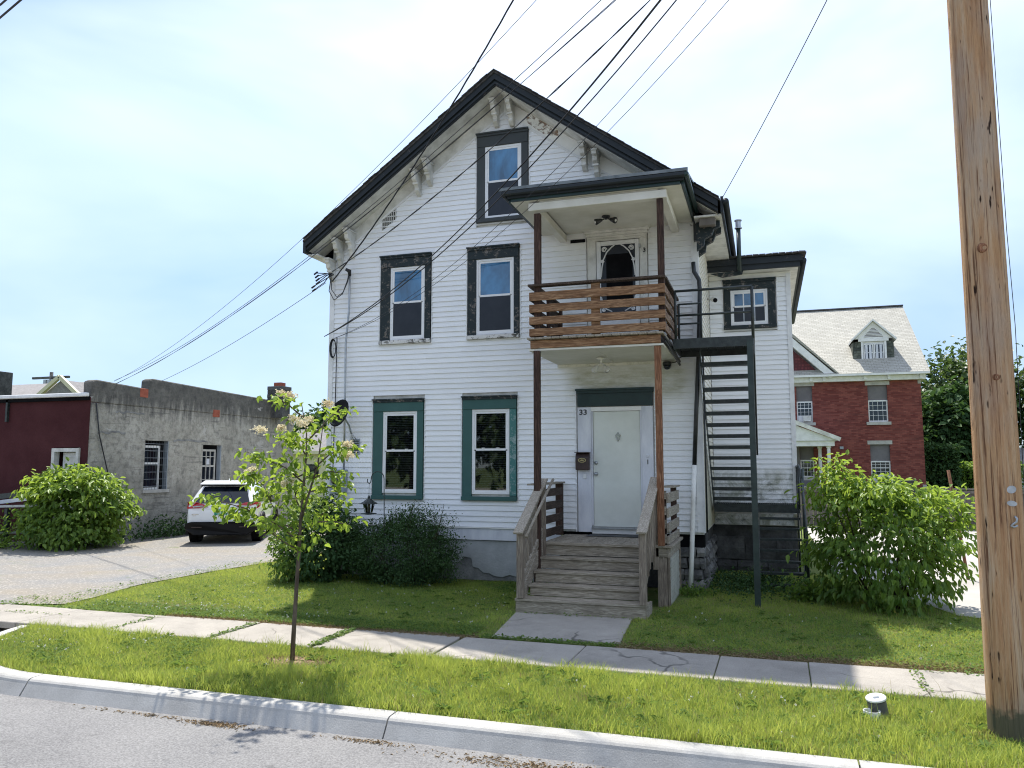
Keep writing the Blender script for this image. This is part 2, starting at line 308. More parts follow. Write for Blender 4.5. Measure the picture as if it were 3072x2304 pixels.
def M_brick():
    m, nt, p = newmat('red_brick'); sp = N(nt, 'ShaderNodeSeparateXYZ'); nt.links.new(mapping(nt), sp.inputs[0])
    cb = N(nt, 'ShaderNodeCombineXYZ'); nt.links.new(math_(nt, 'ADD', sp.outputs[0], sp.outputs[1]), cb.inputs[0]); nt.links.new(sp.outputs[2], cb.inputs[1])
    br = N(nt, 'ShaderNodeTexBrick'); br.inputs['Scale'].default_value = 1; br.inputs['Brick Width'].default_value = .22; br.inputs['Row Height'].default_value = .075
    br.inputs['Mortar Size'].default_value = .006; br.inputs['Color1'].default_value = (.14, .034, .030, 1); br.inputs['Color2'].default_value = (.27, .085, .066, 1); br.inputs['Mortar'].default_value = (.13, .055, .05, 1)
    nt.links.new(cb.outputs[0], br.inputs['Vector'])
    v = mapping(nt, (.6, .6, 3.2))
    c = mixc(nt, ramp(nt, noise(nt, v, 1.2, 7, .75), [(.55, 0.), (.7, .55)]), br.outputs[0], (.09, .04, .035))
    c = mixc(nt, ramp(nt, noise(nt, mapping(nt, (1., 1, 5)), 2.5, 6, .8), [(.62, 0.), (.70, .6)]), c, (.38, .17, .14))
    setp(nt, p, col=c, rough=.85, spec=.2, normal=bump(nt, br.outputs['Fac'], -.4, .01))
    m, nt, p = newmat('slate'); v = mapping(nt)
    sp = N(nt, 'ShaderNodeSeparateXYZ'); nt.links.new(v, sp.inputs[0]); cb = N(nt, 'ShaderNodeCombineXYZ')
    nt.links.new(sp.outputs[0], cb.inputs[0]); nt.links.new(sp.outputs[2], cb.inputs[1])
    br = N(nt, 'ShaderNodeTexBrick'); br.inputs['Scale'].default_value = 1; br.inputs['Brick Width'].default_value = .26; br.inputs['Row Height'].default_value = .105
    br.inputs['Mortar Size'].default_value = .011; br.inputs['Color1'].default_value = (.34, .33, .29, 1); br.inputs['Color2'].default_value = (.45, .435, .38, 1); br.inputs['Mortar'].default_value = (.20, .19, .15, 1)
    nt.links.new(cb.outputs[0], br.inputs['Vector'])
    c = mixc(nt, ramp(nt, noise(nt, mapping(nt, (1, 1, 2)), 1.5, 6, .7), [(.4, 0.), (.75, .5)]), br.outputs[0], (.36, .35, .30))
    setp(nt, p, col=c, rough=.7, spec=.3, normal=bump(nt, br.outputs['Fac'], -.5, .015))
    m, nt, p = newmat('fish_scale'); vo = N(nt, 'ShaderNodeTexVoronoi'); vo.inputs['Scale'].default_value = 6; vo.inputs['Randomness'].default_value = .3; nt.links.new(mapping(nt), vo.inputs['Vector'])
    c = mixc(nt, ramp(nt, vo.outputs['Distance'], [(.2, 0.), (.5, 1.)]), (.20, .045, .05), (.09, .02, .025)); setp(nt, p, col=c, rough=.8)
M_brick()
M_noise('dark_slate', (.055, .065, .055), (.14, .15, .12), 3, .8, .4, 12, vary=.5)
M_noise('lintel', (.35, .34, .31), (.50, .48, .44), 3, .85, .4, 20)
M_noise('board_up', (.15, .14, .145), (.20, .185, .19), 2, .8, .2)
def M_greywall():
    m, nt, p = newmat('grey_render'); v = mapping(nt)
    c = ramp(nt, noise(nt, v, .9, 8, .7, .3), [(.3, (.25, .24, .205)), (.5, (.39, .37, .32)), (.7, (.50, .475, .42))])
    c = mixc(nt, ramp(nt, noise(nt, v, 5, 6, .75), [(.46, 0.), (.66, .75)]), c, (.15, .145, .13))
    c = mixc(nt, ramp(nt, noise(nt, mapping(nt, (1, .55, 6)), 1.3, 6, .7, .4), [(.60, 0.), (.64, .55)]), c, (.13, .125, .12))
    sp = N(nt, 'ShaderNodeSeparateXYZ'); nt.links.new(v, sp.inputs[0])
    st = noise(nt, mapping(nt, (1, 3.2, .35)), 1.5, 7, .7)
    zf = ramp(nt, math_(nt, 'MULTIPLY', math_(nt, 'ADD', sp.outputs[2], math_(nt, 'MULTIPLY', math_(nt, 'SUBTRACT', st, .5), 2.4)), .2), [(.70, 0.), (.82, 1.)])
    c = mixc(nt, math_(nt, 'MULTIPLY', zf, math_(nt, 'ADD', math_(nt, 'MULTIPLY', noise(nt, v, 2.2, 6, .7), .7), .38, True)), c, (.055, .055, .056))
    c = mixc(nt, ramp(nt, noise(nt, mapping(nt, (1, .6, 1.6)), 1.1, 5, .6, 1.), [(.66, 0.), (.68, .8)]), c, (.50, .48, .45))
    sg = ramp(nt, math_(nt, 'FRACT', math_(nt, 'ADD', math_(nt, 'MULTIPLY', sp.outputs[2], 2.35), math_(nt, 'MULTIPLY', noise(nt, v, 1.4, 3), .25))), [(.0, 1.), (.035, 0.)]); sg = math_(nt, 'MULTIPLY', sg, ramp(nt, noise(nt, v, .7, 4), [(.48, 0.), (.58, .7)])); c = mixc(nt, sg, c, (.08, .078, .07))
    setp(nt, p, col=c, rough=.95, spec=.1, normal=bump(nt, math_(nt, 'ADD', noise(nt, v, 14, 6, .7), math_(nt, 'MULTIPLY', noise(nt, v, 1.5, 3), 1.5)), .8, .05))
    m, nt, p = newmat('red_render'); v = mapping(nt)
    c = ramp(nt, noise(nt, v, 1.3, 6, .6), [(.35, (.060, .017, .019)), (.7, (.085, .028, .030))])
    c = mixc(nt, ramp(nt, noise(nt, v, 7, 6, .8), [(.66, 0.), (.72, .5)]), c, (.2, .09, .09))
    setp(nt, p, col=c, rough=.85, spec=.15, normal=bump(nt, noise(nt, v, 18, 6, .7), .6, .03))
M_greywall()
M_noise('orange_brick', (.27, .075, .045), (.40, .12, .075), 6, .85, .5, 20)
M_noise('pale_roof', (.20, .19, .185), (.30, .285, .28), 6, .9, .4, 30)
M_noise('yellow_trim', (.58, .54, .36), (.66, .62, .43), 3, .6, 0)
M_noise('car_white', (.78, .79, .80), (.80, .81, .82), 2, .22, 0, spec=.6)
MATS['car_white'].node_tree.nodes['Principled BSDF'].inputs['Coat Weight'].default_value = .8
M_noise('car_black', (.006, .006, .0065), (.009, .009, .01), 5, .55, 0, spec=.2)
M_noise('tyre', (.015, .015, .015), (.03, .03, .03), 9, .85, .2, spec=.2)
M_noise('alloy', (.42, .43, .44), (.5, .5, .51), 4, .3, 0, spec=.5, metal=.7)
M_noise('tail_red', (.40, .008, .012), (.50, .012, .016), 8, .12, 0, spec=.7)
M_noise('plate_green', (.01, .22, .13), (.015, .26, .15), 4, .4, 0)
M_noise('plate_white', (.75, .8, .78), (.8, .84, .82), 4, .4, 0)
M_noise('pvc', (.70, .70, .70), (.78, .78, .78), 5, .4, 0, spec=.4)
M_noise('pvc_grey', (.07, .07, .075), (.13, .13, .135), 7, .5, .1, spec=.4)
M_noise('fence_wood', (.09, .08, .07), (.20, .18, .16), 4, .9, .4, 20, vary=.4, stretch=(1, 1, .3))
M_noise('rust', (.10, .045, .02), (.2, .09, .05), 10, .8, .3)
MM = MATS

# ------------------------------------------------------------------ object helpers
def root_loc(p):
    while p.parent: p = p.parent
    return Vector(p.location)
ROOT = {}
def thing(name, label, cat, loc, group=None):
    o = bpy.data.objects.new(name, None); COL.objects.link(o); o.location = loc
    o['label'] = label; o['category'] = cat
    if group: o['group'] = group
    o.empty_display_size = .2; return o
def tag(o, label=None, cat=None, group=None, kind=None):
    if label: o['label'] = label
    if cat: o['category'] = cat
    if group: o['group'] = group
    if kind: o['kind'] = kind
    return o
def base_of(p):
    if p is None: return Vector((0, 0, 0))
    while p.parent: p = p.parent
    return Vector(p.location)
class MB:
    def __init__(s): s.v = []; s.f = []
    def add(s, vs, fs):
        n = len(s.v); s.v += [tuple(v) for v in vs]; s.f += [tuple(i + n for i in f) for f in fs]; return s
    def box(s, x0, x1, y0, y1, z0, z1):
        return s.add([(x0, y0, z0), (x1, y0, z0), (x1, y1, z0), (x0, y1, z0), (x0, y0, z1), (x1, y0, z1), (x1, y1, z1), (x0, y1, z1)],
                     [(0, 3, 2, 1), (4, 5, 6, 7), (0, 1, 5, 4), (1, 2, 6, 5), (2, 3, 7, 6), (3, 0, 4, 7)])
    def bar(s, p, q, w, h, up=(0, 0, 1)):
        p = Vector(p); q = Vector(q); d = (q - p).normalized(); sd = d.cross(Vector(up))
        if sd.length < 1e-4: sd = d.cross(Vector((0, 1, 0)))
        sd.normalize(); u = sd.cross(d).normalized()
        vs = []
        for c in (p, q):
            for a, b in ((-1, -1), (1, -1), (1, 1), (-1, 1)): vs.append(c + sd * (a * w / 2) + u * (b * h / 2))
        return s.add(vs, [(0, 1, 2, 3), (7, 6, 5, 4), (0, 4, 5, 1), (1, 5, 6, 2), (2, 6, 7, 3), (3, 7, 4, 0)])
    def tube(s, pts, r, n=8, caps=True):
        pts = [Vector(p) for p in pts]; k = len(pts); rs = r if isinstance(r, (list, tuple)) else [r] * k
        ref = None; vs = []
        for i, p in enumerate(pts):
            d = (pts[min(i + 1, k - 1)] - pts[max(i - 1, 0)]).normalized()
            if ref is None: ref = Vector((0, 0, 1)) if abs(d.z) < .9 else Vector((1, 0, 0))
            a = d.cross(ref).normalized(); b = a.cross(d).normalized(); ref = b
            for j in range(n):
                t = 2 * math.pi * j / n; vs.append(p + (a * math.cos(t) + b * math.sin(t)) * rs[i])
        fs = [(i * n + j, i * n + (j + 1) % n, (i + 1) * n + (j + 1) % n, (i + 1) * n + j) for i in range(k - 1) for j in range(n)]
        if caps: fs += [tuple(range(n))[::-1], tuple(range((k - 1) * n, k * n))]
        return s.add(vs, fs)
    def prism(s, poly, off):
        n = len(poly); off = Vector(off); vs = [Vector(p) for p in poly]; vs += [p + off for p in vs]
        return s.add(vs, [tuple(range(n)), tuple(range(2 * n - 1, n - 1, -1))] + [(i, i + n, (i + 1) % n + n, (i + 1) % n) for i in range(n)])
    def lathe(s, c, prof, n=20, axis='z'):
        c = Vector(c); vs = []
        for r, h in prof:
            for j in range(n):
                t = 2 * math.pi * j / n; a, b = r * math.cos(t), r * math.sin(t)
                vs.append(c + Vector({'z': (a, b, h), 'y': (a, h, b), 'x': (h, a, b)}[axis]))
        k = len(prof)
        fs = [(i * n + j, i * n + (j + 1) % n, (i + 1) * n + (j + 1) % n, (i + 1) * n + j) for i in range(k - 1) for j in range(n)]
        fs += [tuple(range(n))[::-1], tuple(range((k - 1) * n, k * n))]
        return s.add(vs, fs)
    def build(s, name, mat, parent=None, label=None, smooth=False, bevel=0, kind=None, segs=1):
        b = base_of(parent)
        me = bpy.data.meshes.new(name); me.from_pydata([(v[0] - b.x, v[1] - b.y, v[2] - b.z) for v in s.v], [], s.f)
        bm = bmesh.new(); bm.from_mesh(me)
        bmesh.ops.recalc_face_normals(bm, faces=bm.faces)
        if bevel: bmesh.ops.bevel(bm, geom=list(bm.edges), offset=bevel, segments=segs, affect='EDGES', clamp_overlap=True)
        bm.to_mesh(me); bm.free()
        if smooth: me.polygons.foreach_set('use_smooth', [True] * len(me.polygons))
        me.materials.append(MM[mat] if isinstance(mat, str) else mat)
        o = bpy.data.objects.new(name, me); COL.objects.link(o)
        if parent is not None: o.parent = parent
        if label: o['label'] = label
        if kind: o['kind'] = kind
        return o
def BX(name, mat, parent, *a, **k): return MB().box(*a).build(name, mat, parent, **k)
def TB(name, mat, parent, pts, r, n=8, **k):
    k.setdefault('smooth', True); return MB().tube(pts, r, n).build(name, mat, parent, **k)
def place(name, me, parent, loc, rot=(0, 0, 0), scale=(1, 1, 1), kind=None):
    o = bpy.data.objects.new(name, me); COL.objects.link(o)
    b = base_of(parent); o.location = Vector(loc) - b; o.rotation_euler = rot; o.scale = scale
    if parent is not None: o.parent = parent
    if kind: o['kind'] = kind
    return o
def text(body, size, loc, rot, mat, name, parent=None, depth=.004, sx=1.):
    cu = bpy.data.curves.new(name, 'FONT'); cu.body = body; cu.size = size; cu.extrude = depth; cu.offset = size * .02
    cu.align_x = 'CENTER'; cu.align_y = 'CENTER'
    t = bpy.data.objects.new('t', cu); COL.objects.link(t)
    dg = bpy.context.evaluated_depsgraph_get(); me = bpy.data.meshes.new_from_object(t.evaluated_get(dg)); bpy.data.objects.remove(t)
    me.materials.clear(); me.materials.append(MM[mat])
    me.transform(Matrix.Diagonal((sx, 1, 1, 1)))
    me.name = name
    return place(name, me, parent, loc, rot)
def npmesh(name, V, F, mat, tint=None, parent=None, smooth=False):
    """V (n,3) array, F (m,k) array"""
    b = base_of(parent); V = V - np.array([b.x, b.y, b.z])
    me = bpy.data.meshes.new(name); me.vertices.add(len(V)); me.vertices.foreach_set('co', V.astype(np.float32).ravel())
    m, k = F.shape; me.loops.add(m * k); me.loops.foreach_set('vertex_index', F.astype(np.int32).ravel())
    me.polygons.add(m); me.polygons.foreach_set('loop_start', np.arange(0, m * k, k, dtype=np.int32)); me.polygons.foreach_set('loop_total', np.full(m, k, np.int32))
    if smooth: me.polygons.foreach_set('use_smooth', np.ones(m, bool))
    me.update(calc_edges=True)
    if tint is not None:
        a = me.attributes.new('tint', 'FLOAT', 'POINT'); a.data.foreach_set('value', tint.astype(np.float32))
    me.materials.append(MM[mat]); o = bpy.data.objects.new(name, me); COL.objects.link(o)
    if parent is not None: o.parent = parent
    return o
def unit(a): return a / np.maximum(np.linalg.norm(a, axis=1, keepdims=True), 1e-9)
def leaf_mesh(P, D, Nn, size, wid=.55, tint=None, curl=.25):
    """folded leaves: base P, direction D, normal Nn, length size; six points, two quads"""
    n = len(P); D = unit(D); S = unit(np.cross(D, Nn)); U = np.cross(S, D); s = size[:, None]
    b = P; t = P + D * s - U * s * curl
    l1 = P + D * s * .30 + S * s * wid * .5 + U * s * .10; l2 = P + D * s * .68 + S * s * wid * .38 + U * s * .02
    r1 = P + D * s * .30 - S * s * wid * .5 + U * s * .10; r2 = P + D * s * .68 - S * s * wid * .38 + U * s * .02
    V = np.stack([b, l1, l2, t, r2, r1], 1).reshape(-1, 3); i = np.arange(n)[:, None] * 6
    F = np.concatenate([i + np.array([[0, 1, 2, 3]]), i + np.array([[0, 3, 4, 5]])], 0)
    T = np.repeat(rng.random(n) if tint is None else tint, 6)
    return V, F, T
# ================================================================== SETTING
def sheet(name, pts, z, mat, kind='structure'):
    m = MB(); m.add([(x, y, z) for x, y in pts], [tuple(range(len(pts)))]); o = m.build(name, mat); o['kind'] = kind; return o
sheet('ground', [(-500, -500), (500, -500), (500, 500), (-500, 500)], -.175, 'far_ground')
sheet('road', [(-80, -5.5), (80, -5.5), (80, 6.3), (-80, 6.3)], -.15, 'road')
sheet('added_bounce_lot', [(-80, -45), (80, -45), (80, -5.5), (-80, -5.5)], -.13, 'concrete')  # unseen pale lot, added to bounce sunlight onto the shaded facade
# the house plot: soil block up to the kerb line, its left end swinging in towards the driveway
arc = [(-7.17 - 2.42 * math.sin(t), 8.85 - 2.42 * math.cos(t)) for t in np.linspace(0, 1.45, 14)]
plot = [(80, 6.43)] + arc + [(-9.9, 8.9), (-80, 9.0), (-80, 160), (80, 160)]
m = MB(); m.prism([(x, y, -.012) for x, y in plot], (0, 0, -.16)); o = m.build('lawn', 'lawn_soil'); o['kind'] = 'structure'
sheet('apron', [(-80, 6.3), (-7.4, 6.3)] + arc[1:] + [(-9.9, 8.9), (-80, 8.9)], -.145, 'concrete')
drive = [(-80, 9.45), (-11.4, 9.45), (-10.45, 9.75), (-10.5, 10.3), (-10.85, 11.7), (-10.8, 13.5), (-10.55, 15.6), (-10.4, 40), (-17.9, 40), (-17.9, 18.3), (-80, 17.9)]
sheet('driveway', drive, .002, 'gravel')
sheet('parking_lot', [(2.55, 12.95), (4.6, 11.9), (40, 11.5), (40, 29.7), (1.2, 29.7), (1.2, 17.5)], .002, 'lot')

def sweep(prof, path, name, mat, parent):
    """prof: (offset towards the house, z); path: points, left to right, offset normal to it"""
    m = MB(); k = len(path); n = len(prof); vs = []
    for i, p in enumerate(path):
        a = Vector(path[max(i - 1, 0)]); b = Vector(path[min(i + 1, k - 1)]); d = (b - a).normalized(); nn = Vector((-d.y, d.x))
        for o, z in prof: vs.append((p[0] + nn.x * o, p[1] + nn.y * o, z))
    fs = [(i * n + j, i * n + (j + 1) % n, (i + 1) * n + (j + 1) % n, (i + 1) * n + j) for i in range(k - 1) for j in range(n)]
    fs += [tuple(range(n)), tuple(range((k - 1) * n, k * n))[::-1]]
    m.add(vs, fs); return m.build(name, mat, parent, smooth=False)
kerb = bpy.data.objects.new('kerb', None); COL.objects.link(kerb); kerb.location = (-3, 6.35, -.15); kerb['kind'] = 'structure'
KP = [(0, -.17), (0, -.15), (.075, -.045), (.088, -.022), (.108, -.007), (.135, .001), (.27, .004), (.27, -.17)]
xs = [-7.17, -3.15, .57, 4.6, 8.6]
for a, b in zip(xs, xs[1:]):
    sweep(KP, [(a + .007, 6.215), ((a + b) / 2, 6.215), (b - .007, 6.215)], 'kerb_stone', 'kerb', kerb)
cpath = [(-7.184 - 2.64 * math.sin(t), 8.855 - 2.64 * math.cos(t)) for t in np.linspace(1.35, 0, 16)]
sweep(KP, cpath, 'kerb_stone', 'kerb', kerb)

side = bpy.data.objects.new('sidewalk', None); COL.objects.link(side); side.location = (-4, 8.9, 0); side['kind'] = 'structure'
def slab(x0, x1, y0, y1, zt, sk=0., parent=side, tilt=0.):
    m = MB(); h = .09
    vs = [(x0, y0, zt), (x1, y0, zt + tilt), (x1 + sk, y1, zt + tilt), (x0 + sk, y1, zt)]
    m.prism(vs, (0, 0, -h)); return m.build('slab', 'concrete', parent, bevel=.008)
jx = [-15.8, -14.3, -12.8, -11.3, -9.8, -8.25, -6.68, -5.2, -3.66, -2.12, -.58, .35, 1.39, 2.9, 4.4, 5.9, 7.4]
for i, (a, b) in enumerate(zip(jx, jx[1:])):
    g = .03 if i in (6, 7) else .005
    slab(a + g, b - g, 8.36 + random.uniform(-.01, .01), 9.40 + random.uniform(-.015, .015), .012 + random.uniform(-.003, .008), sk=random.uniform(-.03, .03) + (.08 if a < -6 else 0), tilt=random.uniform(-.004, .006))
walk = bpy.data.objects.new('front_path', None); COL.objects.link(walk); walk.location = (-2.6, 10.3, 0); walk['kind'] = 'structure'
MB().prism([(-3.36, 9.60, .008), (-1.76, 9.72, .008), (-1.86, 11.25, .012), (-3.56, 11.2, .012)], (0, 0, -.08)).build('slab', 'concrete', walk, bevel=.01)

# ================================================================== HOUSE
YF = 14.10
house = thing('house', 'white clapboard gabled house with dark green trim and front balcony', 'house', (-4.77, 14.1, 0))
XL, XR = -8.48, -1.06
RX, RZ, SL = -4.68, 9.575, .7217
def rake(x, z0): return z0 - SL * abs(x + 4.71)
wall_poly = [(XL, YF + .02, .0), (XR, YF + .02, .0), (XR, YF + .02, 6.45), (-4.71, YF + .02, 9.25), (XL, YF + .02, 6.45)]
MB().prism([(x, y + .10 * (z < .5), z) if 0 else (x, y, max(z, .95)) for x, y, z in wall_poly], (0, 10, 0)).build('wall', 'old_white', house)
# base of the wall: foundation under the front left, stone piers to the right
m = MB().box(XL + .02, -3.62, YF + .04, YF + .3, 0, .735); m.build('foundation', 'stucco_dark', house)
crack = [(-8.45, .20), (-7.9, .17), (-7.3, .19), (-6.8, .16), (-6.2, .2), (-5.75, .20), (-5.5, .42), (-5.36, .40), (-5.33, .24), (-5.22, .22), (-5.12, .14), (-5.0, .13), (-4.9, .085), (-4.74, .07), (-4.6, .115), (-4.45, .09), (-4.3, .10), (-4.17, .095), (-4.05, .13), (-3.96, .22), (-3.93, .40), (-3.94, .735)]
poly = [(-8.45, YF + .015, .735)] + [(x, YF + .015, z) for x, z in crack]
MB().prism(poly, (0, .05, 0)).build('render_coat', 'stucco', house, bevel=.006)
MB().prism([(-3.90, YF + .02, .735), (-3.90, YF + .02, .1), (-3.63, YF + .02, .1), (-3.63, YF + .02, .735)], (0, .05, 0)).build('render_coat', 'stucco', house, bevel=.006)
BX('water_table', 'jamb', house, XL, -3.60, YF - .02, YF + .06, .745, .965, bevel=.005)
BX('drip_cap', 'peeling_white', house, XL - .01, -3.58, YF - .045, YF + .02, .967, .985)

# openings in the clapboards, outer edge of the casings: x0, x1, z0, z1
OP = [(-7.46, -6.34, 1.47, 3.46), (-5.55, -4.43, 1.47, 3.47), (-7.345, -6.215, 4.54, 6.37), (-5.46, -4.38, 4.55, 6.39), (-5.275, -4.195, 6.85, 8.68), (-3.295, -1.875, .0, 3.54), (-3.08, -1.93, 4.2, 6.31)]
H_ = .1016
def board(x0, x1, z0, z1, parent, name='siding_board', mat='siding', y=YF, cutl=None, cutr=None):
    """clapboard: leans out at its foot; cutl/cutr are x at the top edge"""
    tl = x0 if cutl is None else cutl; tr = x1 if cutr is None else cutr
    m = MB(); a, b = y - .024, y - .003
    m.add([(x0, a, z0), (x1, a, z0), (tr, b, z1), (tl, b, z1), (x0, y + .015, z0), (x1, y + .015, z0)], [(0, 1, 2, 3), (0, 4, 5, 1), (0, 3, 4), (1, 5, 2)])
    bb = base_of(parent); me = bpy.data.meshes.new(name); me.from_pydata([(v[0] - bb.x, v[1] - bb.y, v[2] - bb.z) for v in m.v], [], m.f); me.materials.append(MM[mat])
    o = bpy.data.objects.new(name, me); COL.objects.link(o); o.parent = parent; return o
z = .99
while z < 8.98:
    z1 = z + H_
    lo, hi = XL + .085, XR - .105
    w = (9.03 - z) / SL; wt = (9.03 - z1) / SL
    l, r = max(lo, -4.71 - w), min(hi, -4.71 + w)
    segs = [(l, r)]
    for x0, x1, a, b in OP:
        if z1 > a + .03 and z < b - .03:
            ns = []
            for s0, s1 in segs:
                if x1 <= s0 or x0 >= s1: ns.append((s0, s1)); continue
                if x0 > s0: ns.append((s0, x0))
                if x1 < s1: ns.append((x1, s1))
            segs = ns
    for s0, s1 in segs:
        if s1 - s0 < .02: continue
        cl = max(s0, -4.71 - wt) if wt > 0 else s0 + .04; cr = min(s1, -4.71 + wt) if wt > 0 else s1 - .04
        if cl > cr: cl = cr = (s0 + s1) / 2
        if s1 - s0 > 3.6 and random.random() < .75:      # lapped end joint between two lengths
            xj = s0 + (s1 - s0) * random.uniform(.3, .7)
            board(s0, xj, z, z1, house, cutl=cl, cutr=xj); board(xj - .02, s1, z, z1, house, y=YF - .0035, cutl=xj - .02, cutr=cr)
        else: board(s0, s1, z, z1, house, cutl=cl, cutr=cr)
    z = z1
BX('corner_board', 'white_paint', house, XL - .02, XL + .085, YF - .03, YF + .03, .99, 6.30)
BX('corner_board', 'white_paint', house, XR - .105, XR + .02, YF - .03, YF + .12, .99, 6.42)
# rake trim, frieze, soffit and dark fascia
for s in (-1, 1):
    X = lambda d: -4.71 + s * d
    e = 3.74 if s < 0 else 3.66
    MB().prism([(X(0), YF - .03, 9.07), (X(0), YF - .03, 9.02), (X(e), YF - .03, 9.02 - SL * e), (X(e), YF - .03, 9.07 - SL * e)], (0, .03, 0)).build('rake_trim', 'white_paint', house)
    MB().prism([(X(0), YF - .012, 9.40), (X(0), YF - .012, 9.07), (X(e), YF - .012, 9.07 - SL * e), (X(e), YF - .012, 9.40 - SL * e)], (0, .05, 0)).build('frieze', 'peeling_white' if s > 0 else 'old_white', house)
    e2 = 4.06
    MB().prism([(X(0), 13.53, 9.37), (X(0), 13.53, 9.34), (X(e2), 13.53, 9.34 - SL * e2), (X(e2), 13.53, 9.37 - SL * e2)], (0, YF - 13.53, 0)).build('soffit', 'old_white', house)
    for nm, y0, d, z1, z0 in (('fascia', 13.475, .05, 9.50, 9.335), ('crown_moulding', 13.425, .055, 9.555, 9.435), ('bed_moulding', 13.455, .03, 9.40, 9.355)):
        e3 = 4.03
        MB().prism([(RX, y0, z1), (RX, y0, z0), (RX + s * e3, y0, z0 - SL * e3), (RX + s * e3, y0, z1 - SL * e3)], (0, d, 0)).build(nm, 'fascia', house)
    # roof slab and the ragged shingle ends along the rake
    rf = MB().prism([(RX, 13.40, RZ + .02), (RX, 13.40, RZ - .02), (RX + s * 4.07, 13.40, RZ - .02 - SL * 4.07), (RX + s * 4.07, 13.40, RZ + .02 - SL * 4.07)], (0, 10.9, 0)).build('roof', 'shingle', house)
    for k in range(33):
        d0 = k * .122; jj = random.uniform(0, .03)
        m = MB(); d1 = d0 + .15; zz = RZ + .022
        m.prism([(RX + s * d0, 13.37 - jj, zz - SL * d0 + .012), (RX + s * d0, 13.37 - jj, zz - SL * d0), (RX + s * d1, 13.37 - jj, zz - SL * d1 + .006), (RX + s * d1, 13.37 - jj, zz - SL * d1 + .022)], (0, .33, 0)).build('shingle', 'shingle', rf)
MB().prism([(-4.18, YF - .016, 9.0), (-4.10, YF - .016, 8.93), (-4.02, YF - .016, 8.95), (-3.85, YF - .016, 8.80), (-3.62, YF - .016, 8.62), (-3.60, YF - .016, 8.44), (-3.74, YF - .016, 8.46), (-3.88, YF - .016, 8.50), (-4.05, YF - .016, 8.64), (-4.22, YF - .016, 8.78), (-4.26, YF - .016, 8.92)], (0, .003, 0)).build('flaked_patch', 'flaked', house)
# closed-in eaves
BX('eave_soffit', 'old_white', house, -8.70, XL, 13.53, 24, 6.36, 6.39)
BX('eave_soffit', 'old_white', house, XR, -.60, 13.53, 17.0, 6.40, 6.43)
BX('eave_fascia', 'fascia', house, -8.76, -8.70, 13.43, 24, 6.40, 6.62)
BX('eave_fascia', 'fascia', house, -.605, -.56, 13.43, 17.2, 6.42, 6.70)
TB('gutter', 'fascia', house, [(-.52, 13.40, 6.60), (-.52, 17.3, 6.56)], .055, 10)
# carved brackets in pairs below the rake
def bracket(x, zt, mat='old_white', w=.09, h=.46, p=.38, y=YF - .012, parent=house):
    prof = [(0, 0), (-p, 0), (-p, -.10), (-p * .86, -.12), (-p * .80, -.20), (-p * .55, -.24), (-p * .42, -.33), (-p * .45, -.38), (-p * .30, -.42), (-p * .20, -h * .97), (0, -h)]
    b = MB().prism([(x - w / 2, y + a, zt + c) for a, c in prof], (w, 0, 0)).build('bracket', mat, parent, bevel=.006)
    MB().box(x - w / 2 - .015, x + w / 2 + .015, y - p - .015, y, zt - .035, zt).build('bracket_cap', mat, b)
    MB().box(x - w / 2 - .012, x + w / 2 + .012, y - p * .62, y - p * .45, zt - .27, zt - .235).build('bracket_bead', mat, b)
    return b
for x in (-4.84, -4.52): bracket(x, 9.335 - SL * abs(x + 4.70) - .02)
for x in (-6.50, -6.25, -3.08, -2.84): bracket(x, 9.34 - SL * abs(x + 4.71) - .045)
for x in (-8.24, -7.98): bracket(x, 9.34 - SL * abs(x + 4.71) - .045, h=.56)
bracket(-8.43, 6.37, p=.3, h=.45)
m = MB().box(-.98, -.70, 13.58, 13.70, 6.26, 6.40); m.build('eave_return', 'fence_wood', house, bevel=.01)
for y in (13.75, 14.15):
    prof = [(0, 0), (.40, 0), (.40, -.1), (.3, -.14), (.26, -.24), (.14, -.3), (.12, -.42), (0, -.5)]
    MB().prism([(XR + .02 + a, y, 6.38 + c) for a, c in prof], (0, .10, 0)).build('side_bracket', 'peel_green', house)
vt = BX('frieze_vent', 'void', house, -7.33, -7.02, YF - .02, YF + .0, 7.03, 7.24)
vt.data.transform(Matrix.Translation((0, 0, 0)))
for v in vt.data.vertices: v.co.z += -(v.co.x + house.location.x + 7.175) * -SL * .98
for k in range(7):
    x = -7.315 + k * .046; zc = 7.135 + (x + 7.175) * SL
    MB().box(x, x + .014, YF - .035, YF - .015, zc - .105, zc + .105).build('vent_bar', 'old_white', vt)

# side wall towards the wing
m = MB(); zz = .99
while zz < 6.35:
    m.add([(XR + .016, YF + .12, zz), (XR + .016, 16.93, zz), (XR + .004, 16.93, zz + H_), (XR + .004, YF + .12, zz + H_), (XR, YF + .12, zz), (XR, 16.93, zz)], [(0, 1, 2, 3), (0, 4, 5, 1)]); zz += H_
m.build('side_siding', 'siding_side', house, kind='stuff')

